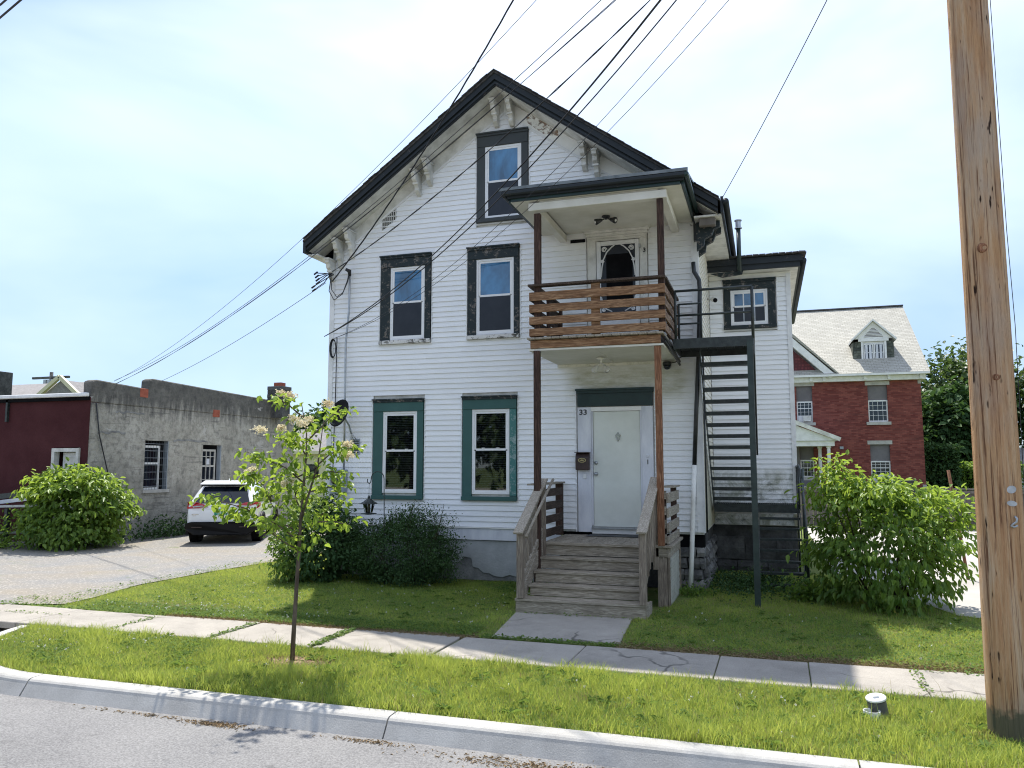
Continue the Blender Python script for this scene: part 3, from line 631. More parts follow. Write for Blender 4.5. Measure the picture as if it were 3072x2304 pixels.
# ------------------------------------------------------------------ windows
def window(o, v, split, trim, sillm, y=YF, head=.15, parent=house, mull=0, dark='screen', blinds=False, capm=None, label=None, panem='glass_painted_sky'):
    x0, x1, z0, z1 = o; a0, a1, b0, b1 = v
    m = MB(); yc = y - .035
    m.box(x0 + .02, a0, yc, y + .01, z0 + .09, b1)
    w = m.build('window', trim, parent, label=label)
    MB().box(a1, x1 - .02, yc, y + .01, z0 + .09, b1).build('side_casing', trim, w)
    MB().box(x0 + .02, x1 - .02, yc - .012, y + .01, b1 + .002, z1 - .075).build('head_casing', trim, w, bevel=.003)
    MB().box(x0 - .0, x1 + .0, yc - .06, y + .01, z1 - .03, z1 - .005).box(x0 + .012, x1 - .012, yc - .035, y + .008, z1 - .073, z1 - .031).build('head_cap', capm or trim, w)
    MB().box(x0 + .01, x1 - .01, yc - .05, y + .01, z0 + .012, z0 + .088).build('sill', sillm, w, bevel=.006)
    c = .022
    MB().box(x0 - c, x0 - .002, y - .022, y + .01, z0 - c, z1).box(x1 + .002, x1 + c, y - .022, y + .01, z0 - c, z1).box(x0 - .002, x1 + .002, y - .022, y + .01, z0 - c, z0 + .008).build('trim_channel', 'white_paint', w)
    # vinyl frame
    f = .045; yv = y - .022
    fr = MB().box(a0 + .002, a0 + f, yv, y + .012, b0, b1).box(a1 - f, a1 - .002, yv, y + .012, b0, b1).box(a0 + f, a1 - f, yv, y + .012, b1 - f, b1 - .002).box(a0 + f, a1 - f, yv, y + .012, b0, b0 + f).build('frame', 'vinyl', w, bevel=.003)
    s = .038; i0, i1, j0, j1 = a0 + f, a1 - f, b0 + f, b1 - f
    u = MB().box(i0, i0 + s, yv + .012, y + .01, split, j1).box(i1 - s, i1, yv + .012, y + .01, split, j1).box(i0 + s, i1 - s, yv + .012, y + .01, j1 - s, j1).box(i0 + s, i1 - s, yv + .008, y + .01, split - .018, split + .022).build('upper_sash', 'vinyl', w)
    d = MB().box(i0, i0 + s * .6, yv + .004, y + .01, j0, split - .02).box(i1 - s * .6, i1, yv + .004, y + .01, j0, split - .02).box(i0 + s * .6, i1 - s * .6, yv + .004, y + .01, j0, j0 + s * .8).build('lower_sash', 'vinyl', w)
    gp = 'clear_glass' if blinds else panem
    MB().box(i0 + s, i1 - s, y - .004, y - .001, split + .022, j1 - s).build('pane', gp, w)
    if blinds:
        MB().box(i0 + .002, i1 - .002, y + .014, y + .017, j0, j1).build('interior', 'void', w)
        m = MB(); zz = j0 + .05
        while zz < j1 - .04: m.box(i0 + .01, i1 - .01, y + .002, y + .011, zz, zz + .004); zz += .034
        m.build('blind', 'blind', w)
        MB().box(i0 + s * .6, i1 - s * .6, y - .010, y - .007, j0 + s * .8, split - .018).build('pane', 'clear_glass', w)
        for t in (.28, .72):
            xx = i0 + (i1 - i0) * t; MB().box(xx - .03, xx + .03, yv - .003, yv + .008, split + .022, split + .036).build('sash_lock', 'vinyl', w)
    else:
        MB().box(i0 + s * .6, i1 - s * .6, y - .010, y - .007, j0 + s * .8, split - .018).build('insect_screen', dark, w)
    if mull:
        for k in range(1, mull):
            xx = i0 + (i1 - i0) * k / mull
            MB().box(xx - .012, xx + .012, y - .012, y - .004, split + .022, j1 - s).build('glazing_bar', 'vinyl', w)
            MB().box(xx - .010, xx + .010, y - .0125, y - .0105, j0 + s * .8, split - .02).build('glazing_bar', 'galv', w)
    return w
window(OP[0], (-7.235, -6.49, 1.605, 3.205), 2.43, 'teal', 'teal', blinds=True, capm='peel_green', label='teal framed window half hiding behind the crook and feeder')
window(OP[1], (-5.345, -4.585, 1.60, 3.21), 2.44, 'teal', 'teal', blinds=True, capm='peel_green', label='teal framed window with closed blinds beside the steps')
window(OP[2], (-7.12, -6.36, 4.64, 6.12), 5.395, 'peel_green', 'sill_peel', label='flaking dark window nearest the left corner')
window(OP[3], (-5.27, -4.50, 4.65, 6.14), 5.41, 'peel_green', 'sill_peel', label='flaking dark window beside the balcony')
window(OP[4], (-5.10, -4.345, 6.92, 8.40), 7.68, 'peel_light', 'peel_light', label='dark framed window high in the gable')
# worn right leg of the second window
BX('worn_casing', 'teal_worn', house, -4.575, -4.455, YF - .043, YF - .036, 1.58, 3.20)

# ------------------------------------------------------------------ lower door
fr = MB().box(-3.27, -3.02, YF - .04, YF + .02, .95, 3.20).box(-2.10, -1.90, YF - .04, YF + .02, .95, 3.20).build('door_casing', 'jamb', house, bevel=.004)
BX('transom_board', 'dark_green', fr, -3.27, -1.90, YF - .045, YF + .02, 3.215, 3.45)
MB().box(-3.30, -1.87, YF - .10, YF + .02, 3.50, 3.535).box(-3.285, -1.885, YF - .075, YF + .02, 3.452, 3.498).build('transom_cap', 'dark_green', fr)
MB().box(-3.318, -3.297, YF - .02, YF + .01, .95, 3.56).box(-1.873, -1.852, YF - .02, YF + .01, .95, 3.56).build('trim_channel', 'white_paint', fr)
BX('door_head', 'peeling_white', fr, -3.02, -2.10, YF - .03, YF + .02, 3.125, 3.2)
MB().box(-3.018, -2.99, YF - .025, YF + .02, 1.08, 3.122).box(-2.13, -2.102, YF - .025, YF + .02, 1.08, 3.122).build('door_stop', 'jamb', fr)
BX('kick_board', 'peeling_white', fr, -3.018, -2.102, YF - .028, YF + .02, .925, 1.015)
BX('threshold', 'galv', fr, -3.018, -2.102, YF - .075, YF + .02, 1.017, 1.045)
dr = BX('door', 'door_paint', house, -2.985, -2.135, YF - .005, YF + .015, 1.05, 3.118, label='plain pale green front door', bevel=.003)
for z_ in (2.19, 1.99):
    MB().lathe((-2.935, YF - .008, z_), [(.034, 0), (.034, -.012), (.014, -.018), (.014, -.045), (.03, -.05), (.032, -.065), (.02, -.08)] if z_ < 2 else [(.032, 0), (.032, -.02), (.024, -.03)], 16, 'y').build('door_knob' if z_ < 2 else 'deadbolt', 'galv', dr, smooth=True)
kn = []
for t in range(9): kn.append((math.sin(t * math.pi / 8) * .045 * (1 if t < 5 else .9), .085 - t * .02))
MB().prism([(-2.535 + a, YF - .02, 2.645 + b) for a, b in [(0, .10), (.02, .075), (.05, .04), (.04, -.01), (0, -.085), (-.04, -.01), (-.05, .04), (-.02, .075)]], (0, .014, 0)).build('door_knocker', 'chrome', dr, bevel=.004)
TB('knocker_ring', 'chrome', dr, [(-2.535 + .03 * math.cos(a), YF - .03, 2.645 + .045 * math.sin(a)) for a in np.linspace(math.pi, 2 * math.pi, 9)], .006, 6)
text('33', .135, (-3.165, YF - .041, 3.105), (R_(90), 0, 0), 'black_paint', 'house_number', house, sx=1.15)
text('1', .115, (-2.0, YF - .041, 2.20), (R_(90), 0, 0), 'black_paint', 'flat_number', house)
text('3', .11, (-1.995, YF - .049, 6.05), (R_(90), 0, 0), 'black_paint', 'flat_number', house)
MB().lathe((-2.0, YF - .04, 2.31), [(.03, 0), (.03, -.008), (.02, -.014)], 12, 'y').build('door_bell', 'jamb', house)
MB().box(-3.17, -3.11, YF - .062, YF - .04, 1.90, 2.0).build('door_bell', 'white_paint', house, bevel=.012)

# ------------------------------------------------------------------ upper door with a scrollwork screen door
fr = MB().box(-3.055, -2.895, YF - .04, YF + .02, 4.2, 6.285).box(-2.085, -1.95, YF - .04, YF + .02, 4.2, 6.285).box(-3.055, -1.95, YF - .045, YF + .02, 6.287, 6.33).build('upper_door_casing', 'old_white', house)
for i, (e, z0, z1, p) in enumerate(((.0, 6.332, 6.37, .055), (.02, 6.372, 6.42, .085), (.05, 6.422, 6.465, .12), (.08, 6.467, 6.50, .16))):
    BX('door_cornice', 'old_white', fr, -3.055 - e, -1.95 + e, YF - p, YF + .02, z0, z1)
sd = MB().box(-2.88, -2.80, YF - .06, YF - .03, 4.24, 6.27).box(-2.165, -2.095, YF - .06, YF - .03, 4.24, 6.27).box(-2.80, -2.165, YF - .06, YF - .03, 6.19, 6.27).box(-2.80, -2.165, YF - .06, YF - .03, 4.24, 4.93).build('screen_door', 'white_paint', house, label='white screen door with scrollwork corners', bevel=.004)
BX('insect_screen', 'screen', sd, -2.80, -2.165, YF - .044, YF - .040, 4.93, 6.19)
BX('open_doorway', 'void', sd, -2.70, -2.215, YF - .0455, YF - .0445, 5.05, 6.02)
BX('panel_groove', 'galv', sd, -2.78, -2.185, YF - .062, YF - .0605, 4.62, 4.64)
def scroll(cx, cz, sx, sz, r=.075):
    pts = []
    for a in np.linspace(0, 3.6 * math.pi, 30):
        rr = r * (1 - a / (4.6 * math.pi)); pts.append((cx + sx * rr * math.cos(a), YF - .052, cz + sz * rr * math.sin(a)))
    return pts
for sx, xc in ((1, -2.80), (-1, -2.165)):
    TB('scrollwork', 'white_paint', sd, [(xc + sx * .005, YF - .052, 5.60), (xc + sx * .02, YF - .052, 5.78), (xc + sx * .05, YF - .052, 5.93), (xc + sx * .11, YF - .052, 6.06), (xc + sx * .20, YF - .052, 6.15), (xc + sx * .26, YF - .052, 6.19)], .013, 6)
    TB('scrollwork', 'white_paint', sd, scroll(xc + sx * .065, 6.115, sx, 1, .05), .010, 6)
    TB('scrollwork', 'white_paint', sd, scroll(xc + sx * .03, 5.90, sx, -1, .032), .009, 6)
    TB('scrollwork', 'white_paint', sd, [(xc + sx * .005, YF - .052, 5.22), (xc + sx * .03, YF - .052, 5.10), (xc + sx * .09, YF - .052, 5.0), (xc + sx * .2, YF - .052, 4.945)], .013, 6)
    TB('scrollwork', 'white_paint', sd, scroll(xc + sx * .045, 4.985, sx, -1, .034), .009, 6)
BX('hinge', 'galv', sd, -2.093, -2.06, YF - .07, YF - .045, 6.10, 6.17)
BX('soffit_vent', 'void', house, -3.38, -3.10, YF - .03, YF, 6.30, 6.36)

# ------------------------------------------------------------------ the wing
WY = 16.93
BX('wing_wall', 'old_white', house, -1.06, .57, WY + .02, 23.5, .93, 6.15)
z = 1.365; WO = (-.765, .305, 4.965, 6.035)
while z < 6.02:
    z1 = z + H_
    if z1 > WO[2] and z < WO[3]:
        board(-1.04, WO[0], z, z1, house, y=WY); board(WO[1], .50, z, z1, house, y=WY)
    else: board(-1.04, .50, z, z1, house, y=WY)
    z = z1
board(-1.04, .50, .94, 1.05, house, y=WY); board(-1.04, .50, 1.05, 1.16, house, y=WY)
BX('corner_board', 'white_paint', house, .50, .59, WY - .03, WY + .1, 1.36, 6.10)
BX('corner_board', 'siding_side', house, .50, .59, WY - .03, WY + .1, .93, 1.17)
BX('wing_frieze', 'peeling_white', house, -1.04, .60, WY - .025, WY + .02, 6.045, 6.14)
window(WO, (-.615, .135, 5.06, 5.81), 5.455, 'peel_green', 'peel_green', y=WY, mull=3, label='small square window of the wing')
MB().box(-1.05, .74, 16.62, 23.6, 6.145, 6.165).build('wing_soffit', 'old_white', house)
MB().box(-1.05, .78, 16.57, 16.62, 6.15, 6.37).build('wing_fascia', 'fascia', house)
MB().box(-1.05, .83, 16.535, 16.568, 6.26, 6.385).build('wing_fascia', 'fascia', house)
MB().box(.742, .785, 16.62, 23.6, 6.15, 6.36).build('wing_fascia', 'fascia', house)
TB('gutter', 'fascia', house, [(.84, 16.55, 6.26), (.84, 23.6, 6.22)], .062, 10)
MB().prism([(-1.06, 16.5, 6.40), (.90, 16.5, 6.40), (.90, 16.5, 6.425), (-1.06, 16.5, 6.425)], (0, 7.2, .55)).build('wing_roof', 'shingle', house)
for k in range(15):
    x = -1.03 + k * .128; MB().prism([(x, 16.47 - random.uniform(0, .03), 6.41), (x + .12, 16.47, 6.41), (x + .12, 16.47, 6.438), (x, 16.47, 6.43 + random.uniform(0, .015))], (0, .3, .02)).build('shingle', 'shingle', house)
pp = TB('vent_pipe', 'iron_green', house, [(-.40, 16.44, 6.10), (-.40, 16.46, 7.0)], .045, 12)
MB().lathe((-.40, 16.46, 7.0), [(.075, 0), (.075, .02), (.055, .03), (.055, .15), (.075, .16), (.075, .18)], 12).build('pipe_cowl', 'galv', pp, smooth=False)
MB().prism([(-1.0, 16.56, 6.12), (-.75, 16.56, 6.02), (-.35, 16.56, 6.06), (-.33, 16.56, 6.14)], (0, .03, 0)).build('rotten_board', 'peel_green', house)

# stone and block footing
MB().box(-3.6, XR + .0, YF + .10, YF + .3, .70, .96).build('painted_dark_gap', 'void', house)  # black box paints the shade in the gap below the clapboards
MB().box(-3.6, XR - .03, YF + .16, YF + .4, 0, .74).box(XR - .3, XR - .035, YF + .4, 17.0, 0, .95).build('footing', 'stone_dark', house)
def stone(x0, x1, y0, y1, z0, z1, mat, j=.015, face='-y'):
    m = MB(); m.box(x0, x1, y0, y1, z0, z1)
    o = m.build('stone', mat, house)
    me = o.data; bm = bmesh.new(); bm.from_mesh(me); bmesh.ops.subdivide_edges(bm, edges=bm.edges, cuts=1, use_grid_fill=True)
    c = sum((v.co for v in bm.verts), Vector()) / len(bm.verts)
    for v in bm.verts: v.co += (v.co - c) * random.uniform(-.03, .03) + Vector((random.uniform(-j, j), random.uniform(-j, j), random.uniform(-j, j) * .6)) + ((Vector((0, -.03, 0)) if face == '-y' else Vector((.03, 0, 0))) if abs(v.co.z - c.z) < .4 * (z1 - z0) else Vector())
    bm.to_mesh(me); bm.free(); return o
for r, (z0, z1) in enumerate(((0, .17), (.18, .36), (.37, .55), (.56, .73))):
    x = -1.62 - (r % 2) * .1
    while x < -1.12:
        w = random.uniform(.2, .34); x1 = min(x + w, -1.05); stone(x, x1 - .012, YF + .05, YF + .28, z0, z1 - .008, 'stone', .018); x = x1
        if x > -1.12: break
    y = YF + .30
    while y < 16.85:
        w = random.uniform(.28, .5); stone(XR - .16, XR + .02, y, min(y + w, 16.9) - .012, z0, z1 - .008, 'stone', .02, '+x'); y += w
for r, (z0, z1) in enumerate(((-.02, .22), (.24, .69))):
    x = -1.02
    for w in ((.55, .62, .5) if r else (.4, .6, .62)):
        x1 = min(x + w, .56); stone(x, x1 - .012, WY + .03, WY + .25, z0, z1, 'stone_dark', .008); x = x1
MB().box(-1.55, .56, WY + .1, WY + .3, -.02, .94).build('footing', 'stone_dark', house)

# downspout down the right corner, black above and white below
ds = TB('downspout', 'black_paint', house, [(-1.12, 13.93, 5.72), (-1.11, 13.93, 5.55), (-1.03, 13.95, 5.40), (-1.02, 13.95, 5.2), (-1.06, 13.95, 4.2), (-1.13, 13.95, 3.1), (-1.185, 13.96, 2.15)], .038, 8)
TB('downspout_foot', 'peeling_white', ds, [(-1.185, 13.955, 2.15), (-1.22, 13.96, 1.5), (-1.26, 13.96, .7), (-1.30, 13.96, 0)], .040, 8)
TB('conduit', 'black_paint', house, [(-1.0, 14.02, 4.1), (-1.0, 14.02, 1.0)], .018, 6)
# ================================================================== PORCH WITH BALCONY
porch = thing('porch', 'brown timber balcony on posts above grey wooden front steps', 'porch', (-2.5, 12.2, 0))
P = porch
# --- steps
zt = [.905, .705, .525, .355, .195]; yn = [12.43 - .285 * i for i in range(5)]
for i in range(1, 5):
    xa, xb = (-3.47, -1.77) if i < 4 else (-3.60, -1.66)
    for k in range(2):
        y0 = yn[i] + k * .148
        MB().box(xa + random.uniform(-.006, .006), xb + random.uniform(-.006, .006), y0, y0 + .140, zt[i] - .036, zt[i] + random.uniform(-.003, .002)).build('tread', 'wood_grey_x', P, bevel=.004)
for i in range(4):
    MB().box(-3.45, -1.78, yn[i] + .026, yn[i] + .05, zt[i + 1] + .004, zt[i] - .04).build('riser', 'wood_grey_x', P, bevel=.002)
MB().box(-3.58, -1.68, yn[4] + .022, yn[4] + .05, -.02, zt[4] - .040).build('riser', 'wood_grey_x', P)
for x in (-3.60, -1.70): MB().box(x, x + .035, yn[4] + .052, 11.9, -.02, zt[4] - .04).build('side_board', 'wood_grey_y', P)
# --- porch floor
x = -3.50
while x < -1.55:
    MB().box(x, min(x + .136, -1.50), 12.475, YF - .03, .868, .905 + random.uniform(-.002, .002)).build('deck_board', 'wood_grey_y', P, bevel=.003); x += .141
MB().box(-3.46, -1.78, 12.42, 12.471, .868, .910).build('nosing', 'wood_grey_x', P, bevel=.004)
BX('door_mat', 'black_paint', P, -3.05, -2.10, YF - .42, YF - .06, .907, .917)
# --- newels, caps and balusters on both sides
for xn, xt, s in ((-3.515, -3.475, 1), (-1.705, -1.66, -1)):
    zc0, zc1 = (1.165, 1.90) if s > 0 else (1.215, 1.93)
    MB().box(xn - .05, xn + .05, 11.27, 11.36, .20 if s > 0 else .19, zc0 - .01).build('newel', 'wood_grey_z', P, bevel=.004)
    MB().box(xt - .045, xt + .045, 12.36, 12.45, .55, zc1 - .02).build('newel', 'wood_grey_z', P, bevel=.004)
    MB().bar((xn - .005 * s, 11.20, zc0 - .02), (xt, 12.46, zc1 + .02), .15, .036).build('handrail_cap', 'wood_grey_y', P, bevel=.004)
    MB().bar((xn, 11.30, zc0 - .78), (xt, 12.40, zc1 - .80), .035, .10).build('bottom_rail', 'wood_grey_y', P, bevel=.003)
    MB().bar((xn + .02 * s, 11.36, zc0 - .06), (xt + .02 * s, 12.38, zc1 - .07), .035, .08).build('top_rail', 'wood_grey_y', P, bevel=.003)
    for k in range(7):
        t = (k + .8) / 7.6; y = 11.30 + 1.1 * t; xx = xn + (xt - xn) * t - .022 * s; zz = zc0 + (zc1 - zc0) * (y - 11.2) / 1.26
        MB().box(xx - .018, xx + .018, y - .018, y + .018, zz - .86, zz - .05).build('baluster', 'wood_grey_z', P)
TB('pipe_rail', 'wood_grey_y', P, [(-3.40, 11.22, 1.10), (-3.31, 12.45, 1.92)], .022, 10)
MB().bar((-3.515, 11.36, .20), (-3.48, 12.45, .90), .035, .2).build('stringer', 'wood_grey_y', P)
MB().bar((-1.745, 11.36, .20), (-1.745, 12.45, .90), .035, .2).build('stringer', 'wood_grey_y', P)
# --- low side guards of the porch
for z0, z1 in ((.95, 1.08), (1.17, 1.30), (1.40, 1.53), (1.62, 1.75)):
    MB().box(-3.555, -3.52, 12.52, 13.88, z0, z1).build('guard_board', 'wood_dark_y', P, bevel=.003)
MB().box(-3.65, -3.525, 13.885, 13.98, .9, 1.82).build('guard_post', 'wood_dark_z', P, bevel=.004)
MB().box(-3.68, -3.50, 12.2, 14.02, 1.822, 1.85).build('guard_cap', 'wood_grey_y', P)
for z0, z1 in ((.955, 1.09), (1.18, 1.31), (1.385, 1.515), (1.625, 1.745)):
    MB().box(-1.675, -1.49, 12.345, 12.38, z0, z1).build('guard_board', 'wood_grey_x', P, bevel=.003)
for z0, z1 in ((.94, 1.06), (1.12, 1.26), (1.345, 1.485), (1.57, 1.72)):
    MB().box(-1.485, -1.45, 12.345, 13.86, z0, z1).build('guard_board', 'wood_grey_y', P, bevel=.003)
MB().box(-1.60, -1.50, 12.40, 12.50, .93, 1.75).box(-1.58, -1.49, 13.75, 13.86, .93, 1.78).build('guard_post', 'wood_dark_z', P)
MB().box(-1.60, -1.43, 13.0, 13.90, 1.782, 1.81).build('guard_cap', 'wood_grey_y', P)
MB().box(-1.69, -1.40, 12.32, 13.92, .885, .925).build('skirt_cap', 'wood_grey_y', P, bevel=.004)
MB().box(-1.655, -1.49, 12.36, 12.40, .75, .88).build('skirt_board', 'wood_grey_x', P)
MB().box(-1.485, -1.445, 12.36, 13.88, .74, .88).build('skirt_board', 'wood_grey_y', P)
MB().box(-1.64, -1.495, 12.38, 12.50, -.02, .745).build('skirt_post', 'wood_grey_z', P, bevel=.004)
MB().box(-1.485, -1.455, 12.40, 12.47, -.02, .735).build('lattice_frame', 'wood_grey_z', P); MB().box(-1.475, -1.44, 13.82, 13.88, -.02, .735).build('lattice_frame', 'wood_grey_z', P)
m = MB(); k = 12.1
while k < 14.6:
    for s in (1, -1):
        ya, za, yb, zb = k, -.0, k + s * .72, .72
        lo, hi = 12.48, 13.81
        pts = []
        for t in np.linspace(0, 1, 25):
            y = ya + (yb - ya) * t
            if lo <= y <= hi: pts.append((y, .72 * t))
        if len(pts) > 2:
            (y0, z0), (y1, z1) = pts[0], pts[-1]; xx = -1.468 if s > 0 else -1.462
            m.bar((xx, y0, z0), (xx, y1, z1), .032, .005, up=(1, 0, 0))
    k += .105
m.build('lattice', 'old_white', P, kind='stuff')
# --- lower posts (balcony columns)
MB().box(-3.545, -3.445, 12.13, 12.22, .0, 3.995).build('post', 'wood_dark_z', P, bevel=.004)
MB().box(-1.605, -1.505, 12.18, 12.27, .93, 3.995).build('post', 'wood_orange_z', P, bevel=.004, label='reddish lower post with open grain right of the door')
# --- balcony floor: rim, deck boards, ceiling below
MB().box(-3.60, -1.50, 12.14, 12.18, 4.035, 4.165).build('rim_board', 'wood_brown_x', P, bevel=.004)
for x in (-3.60, -1.54): MB().box(x, x + .04, 12.182, YF - .02, 4.035, 4.165).build('rim_board', 'wood_dark_y', P)
x = -3.64
while x < -1.48:
    MB().box(x, min(x + .133, -1.45), 12.085 - random.uniform(0, .02), YF - .02, 4.172, 4.207).build('deck_board', 'wood_grey_y', P, bevel=.006); x += .139
MB().box(-3.63, -1.46, 12.16, YF - .02, 3.998, 4.030).build('balcony_ceiling', 'soffit_paint', P)
MB().box(-2.58, -2.55, 12.18, YF - .02, 3.992, 3.997).build('ceiling_batten', 'soffit_paint', P)
MB().box(-3.64, -1.47, YF - .06, YF - .02, 3.95, 3.997).build('ceiling_trim', 'siding_side', P)
for z in (4.06, 4.12): TB('side_cable', 'black_paint', P, [(-1.44, 12.2, z), (-1.42, 13.0, z - .05), (-1.40, YF - .1, z - .15)], .022, 6)
# --- balcony rails
for z0, z1 in ((4.222, 4.350), (4.415, 4.545), (4.613, 4.745), (4.813, 4.945)):
    MB().box(-3.60, -1.41, 12.075, 12.11, z0 + random.uniform(-.006, .006), z1 + random.uniform(-.006, .006)).build('rail_board', 'wood_brown_x', P, bevel=.004)
    MB().box(-1.445, -1.41, 12.112, 13.95, z0, z1).build('rail_board', 'wood_brown_y', P, bevel=.004)
    MB().box(-3.60, -3.565, 12.112, 13.95, z0, z1).build('rail_board', 'wood_dark_y', P, bevel=.004)
MB().box(-3.62, -1.40, 12.06, 12.20, 5.045, 5.083).build('rail_cap', 'wood_dark_y', P, bevel=.004)
MB().box(-3.62, -3.48, 12.202, 13.98, 5.045, 5.083).build('rail_cap', 'wood_dark_y', P)
MB().box(-1.52, -1.39, 12.202, 13.98, 5.045, 5.083).build('rail_cap', 'wood_dark_y', P)
MB().box(-2.58, -2.44, 12.115, 12.16, 4.21, 5.043).build('rail_post', 'wood_brown_x', P)
for xx in (-3.56, -1.50): MB().box(xx, xx + .05, 13.85, 13.95, 4.21, 5.04).box(xx, xx + .05, 13.0, 13.1, 4.21, 5.04).build('rail_post', 'wood_dark_z', P)
# --- upper posts and roof
MB().box(-3.53, -3.425, 12.13, 12.22, 4.21, 6.285).build('post', 'wood_dark_z', P, bevel=.004)
MB().box(-1.52, -1.42, 12.13, 12.22, 4.21, 6.33).build('post', 'wood_dark_z', P, bevel=.004)
MB().box(-3.62, -1.36, 12.11, 12.24, 6.33, 6.46).build('beam', 'soffit_paint', P, bevel=.005)
for x in (-3.58, -1.50): MB().box(x, x + .13, 12.242, YF - .03, 6.33, 6.46).build('beam', 'soffit_paint', P, bevel=.005)
MB().box(-3.44, -1.50, 12.15, YF - .03, 6.475, 6.495).build('balcony_roof_ceiling', 'soffit_paint', P)
MB().box(-3.92, -1.13, 12.09, YF - .03, 6.497, 6.512).build('roof_soffit', 'soffit_paint', P)
MB().box(-3.90, -1.14, 12.05, 12.088, 6.50, 6.60).build('fascia', 'dark_green', P)
MB().box(-3.96, -1.08, 12.01, 12.048, 6.545, 6.625).build('fascia', 'fascia', P)
for x in (-3.955, -1.125): MB().box(x, x + .04, 12.09, YF - .03, 6.50, 6.61).build('fascia', 'dark_green', P)
MB().box(-4.06, -1.04, 11.93, 12.008, 6.58, 6.655).build('gutter', 'fascia', P, bevel=.02)
MB().box(-1.078, -1.0, 11.93, YF - .1, 6.575, 6.65).build('gutter', 'dark_green', P, bevel=.02)
MB().box(-4.06, -3.98, 12.01, YF - .1, 6.575, 6.65).build('gutter', 'black_paint', P, bevel=.02)
MB().prism([(-4.07, 11.97, 6.665), (-1.03, 11.97, 6.665), (-1.03, 11.97, 6.70), (-4.07, 11.97, 6.70)], (0, YF - .02 - 11.97, .42)).build('balcony_roof', 'dark_green', P)
MB().box(-4.09, -1.01, 11.945, 11.968, 6.665, 6.715).build('drip_edge', 'roof_metal', P)
MB().box(-1.10, -1.03, 13.88, 13.98, 6.10, 6.56).build('gutter_outlet', 'black_paint', P)

# ---- lamps, camera, mail box: fixed to the porch or wall, things of their own
def spots(loc, mat, label, up=False):
    x, y, z = loc; t = thing('spot_lamp', label, 'lamp', loc, 'twin spot lamps of the porch')
    MB().lathe((x, y, z), [(.075, 0), (.075, -.02), (.04, -.035)], 16).build('ceiling_plate', mat, t, smooth=True)
    TB('stem', mat, t, [(x, y, z - .03), (x, y, z - .10 if not up else z - .06)], .022, 8)
    for s in (-1, 1):
        a = Vector((x + s * .03, y, z - (.10 if not up else .05))); b = a + Vector((s * .075, -.03, -.11 if not up else -.03)); dd = (b - a).normalized()
        TB('lamp_arm', mat, t, [a, a + dd * .05], .012, 6)
        TB('lamp_head', mat, t, [a + dd * .04, a + dd * .07, a + dd * .13, a + dd * .17], [.02, .032, .05, .058], 12)
        TB('bulb', 'bulb', t, [a + dd * .10, a + dd * .15, a + dd * .185], [.02, .036, .018], 10)
    return t
spots((-2.53, 13.2, 6.474), 'black_paint', 'black twin spot lamp on the ceiling above the upper balcony', up=True)
spots((-2.66, 13.25, 3.99), 'old_white', 'white twin spot lamp under the balcony above the front door')
t = thing('security_camera', 'black dome security camera on the wall beside the lower post', 'camera', (-1.62, 14.08, 3.92), 'security cameras')
MB().lathe((-1.62, 13.99, 3.97), [(.07, .0), (.075, -.03), (.072, -.07)], 16).build('housing', 'black_paint', t, smooth=True)
MB().lathe((-1.62, 13.99, 3.90), [(.066, 0), (.06, -.035), (.04, -.06), (.01, -.07)], 16).build('dome', 'glass', t, smooth=True)
TB('camera_cable', 'black_paint', t, [(-1.56, 14.02, 3.95), (-1.47, 14.0, 3.96), (-1.42, 14.02, 4.03), (-1.3, 14.06, 4.08), (-1.05, 14.05, 4.11)], .008, 6)
t = thing('security_camera', 'white bullet security camera with dark hood at the wing corner', 'camera', (-1.0, 16.4, 5.5), 'security cameras')
TB('bracket_arm', 'old_white', t, [(-1.04, 16.4, 5.55), (-.93, 16.3, 5.52)], .018, 8)
TB('housing', 'old_white', t, [(-.93, 16.3, 5.52), (-.88, 16.1, 5.46)], .05, 12)
TB('lens', 'void', t, [(-.88, 16.099, 5.46), (-.877, 16.085, 5.456)], .044, 12)
t = thing('mailbox', 'dark brown mailbox with an oval emblem beside the front door', 'mailbox', (-3.165, 14.05, 2.05))
MB().prism([(-3.29, YF - .045, 2.06), (-3.29, YF - .045, 2.38), (-3.29, YF - .12, 2.36), (-3.29, YF - .16, 2.28), (-3.29, YF - .16, 2.06)], (.25, 0, 0)).build('box', 'brown_metal', t, bevel=.008)
MB().bar((-3.30, YF - .125, 2.375), (-3.03, YF - .125, 2.375), .14, .012).build('lid', 'brown_metal', t)
MB().prism([(-3.165 + .075 * math.cos(a), YF - .164, 2.235 + .042 * math.sin(a)) for a in np.linspace(0, 2 * math.pi, 24, endpoint=False)], (0, -.006, 0)).build('emblem', 'brass', t)
MB().prism([(-3.165 + .058 * math.cos(a), YF - .1705, 2.235 + .028 * math.sin(a)) for a in np.linspace(0, 2 * math.pi, 24, endpoint=False)], (0, -.003, 0)).build('emblem_field', 'brown_metal', t)
MB().prism([(-3.21, YF - .1745, 2.235), (-3.17, YF - .1745, 2.25), (-3.12, YF - .1745, 2.243), (-3.13, YF - .1745, 2.225), (-3.18, YF - .1745, 2.222)], (0, -.003, 0)).build('emblem_relief', 'brass', t)

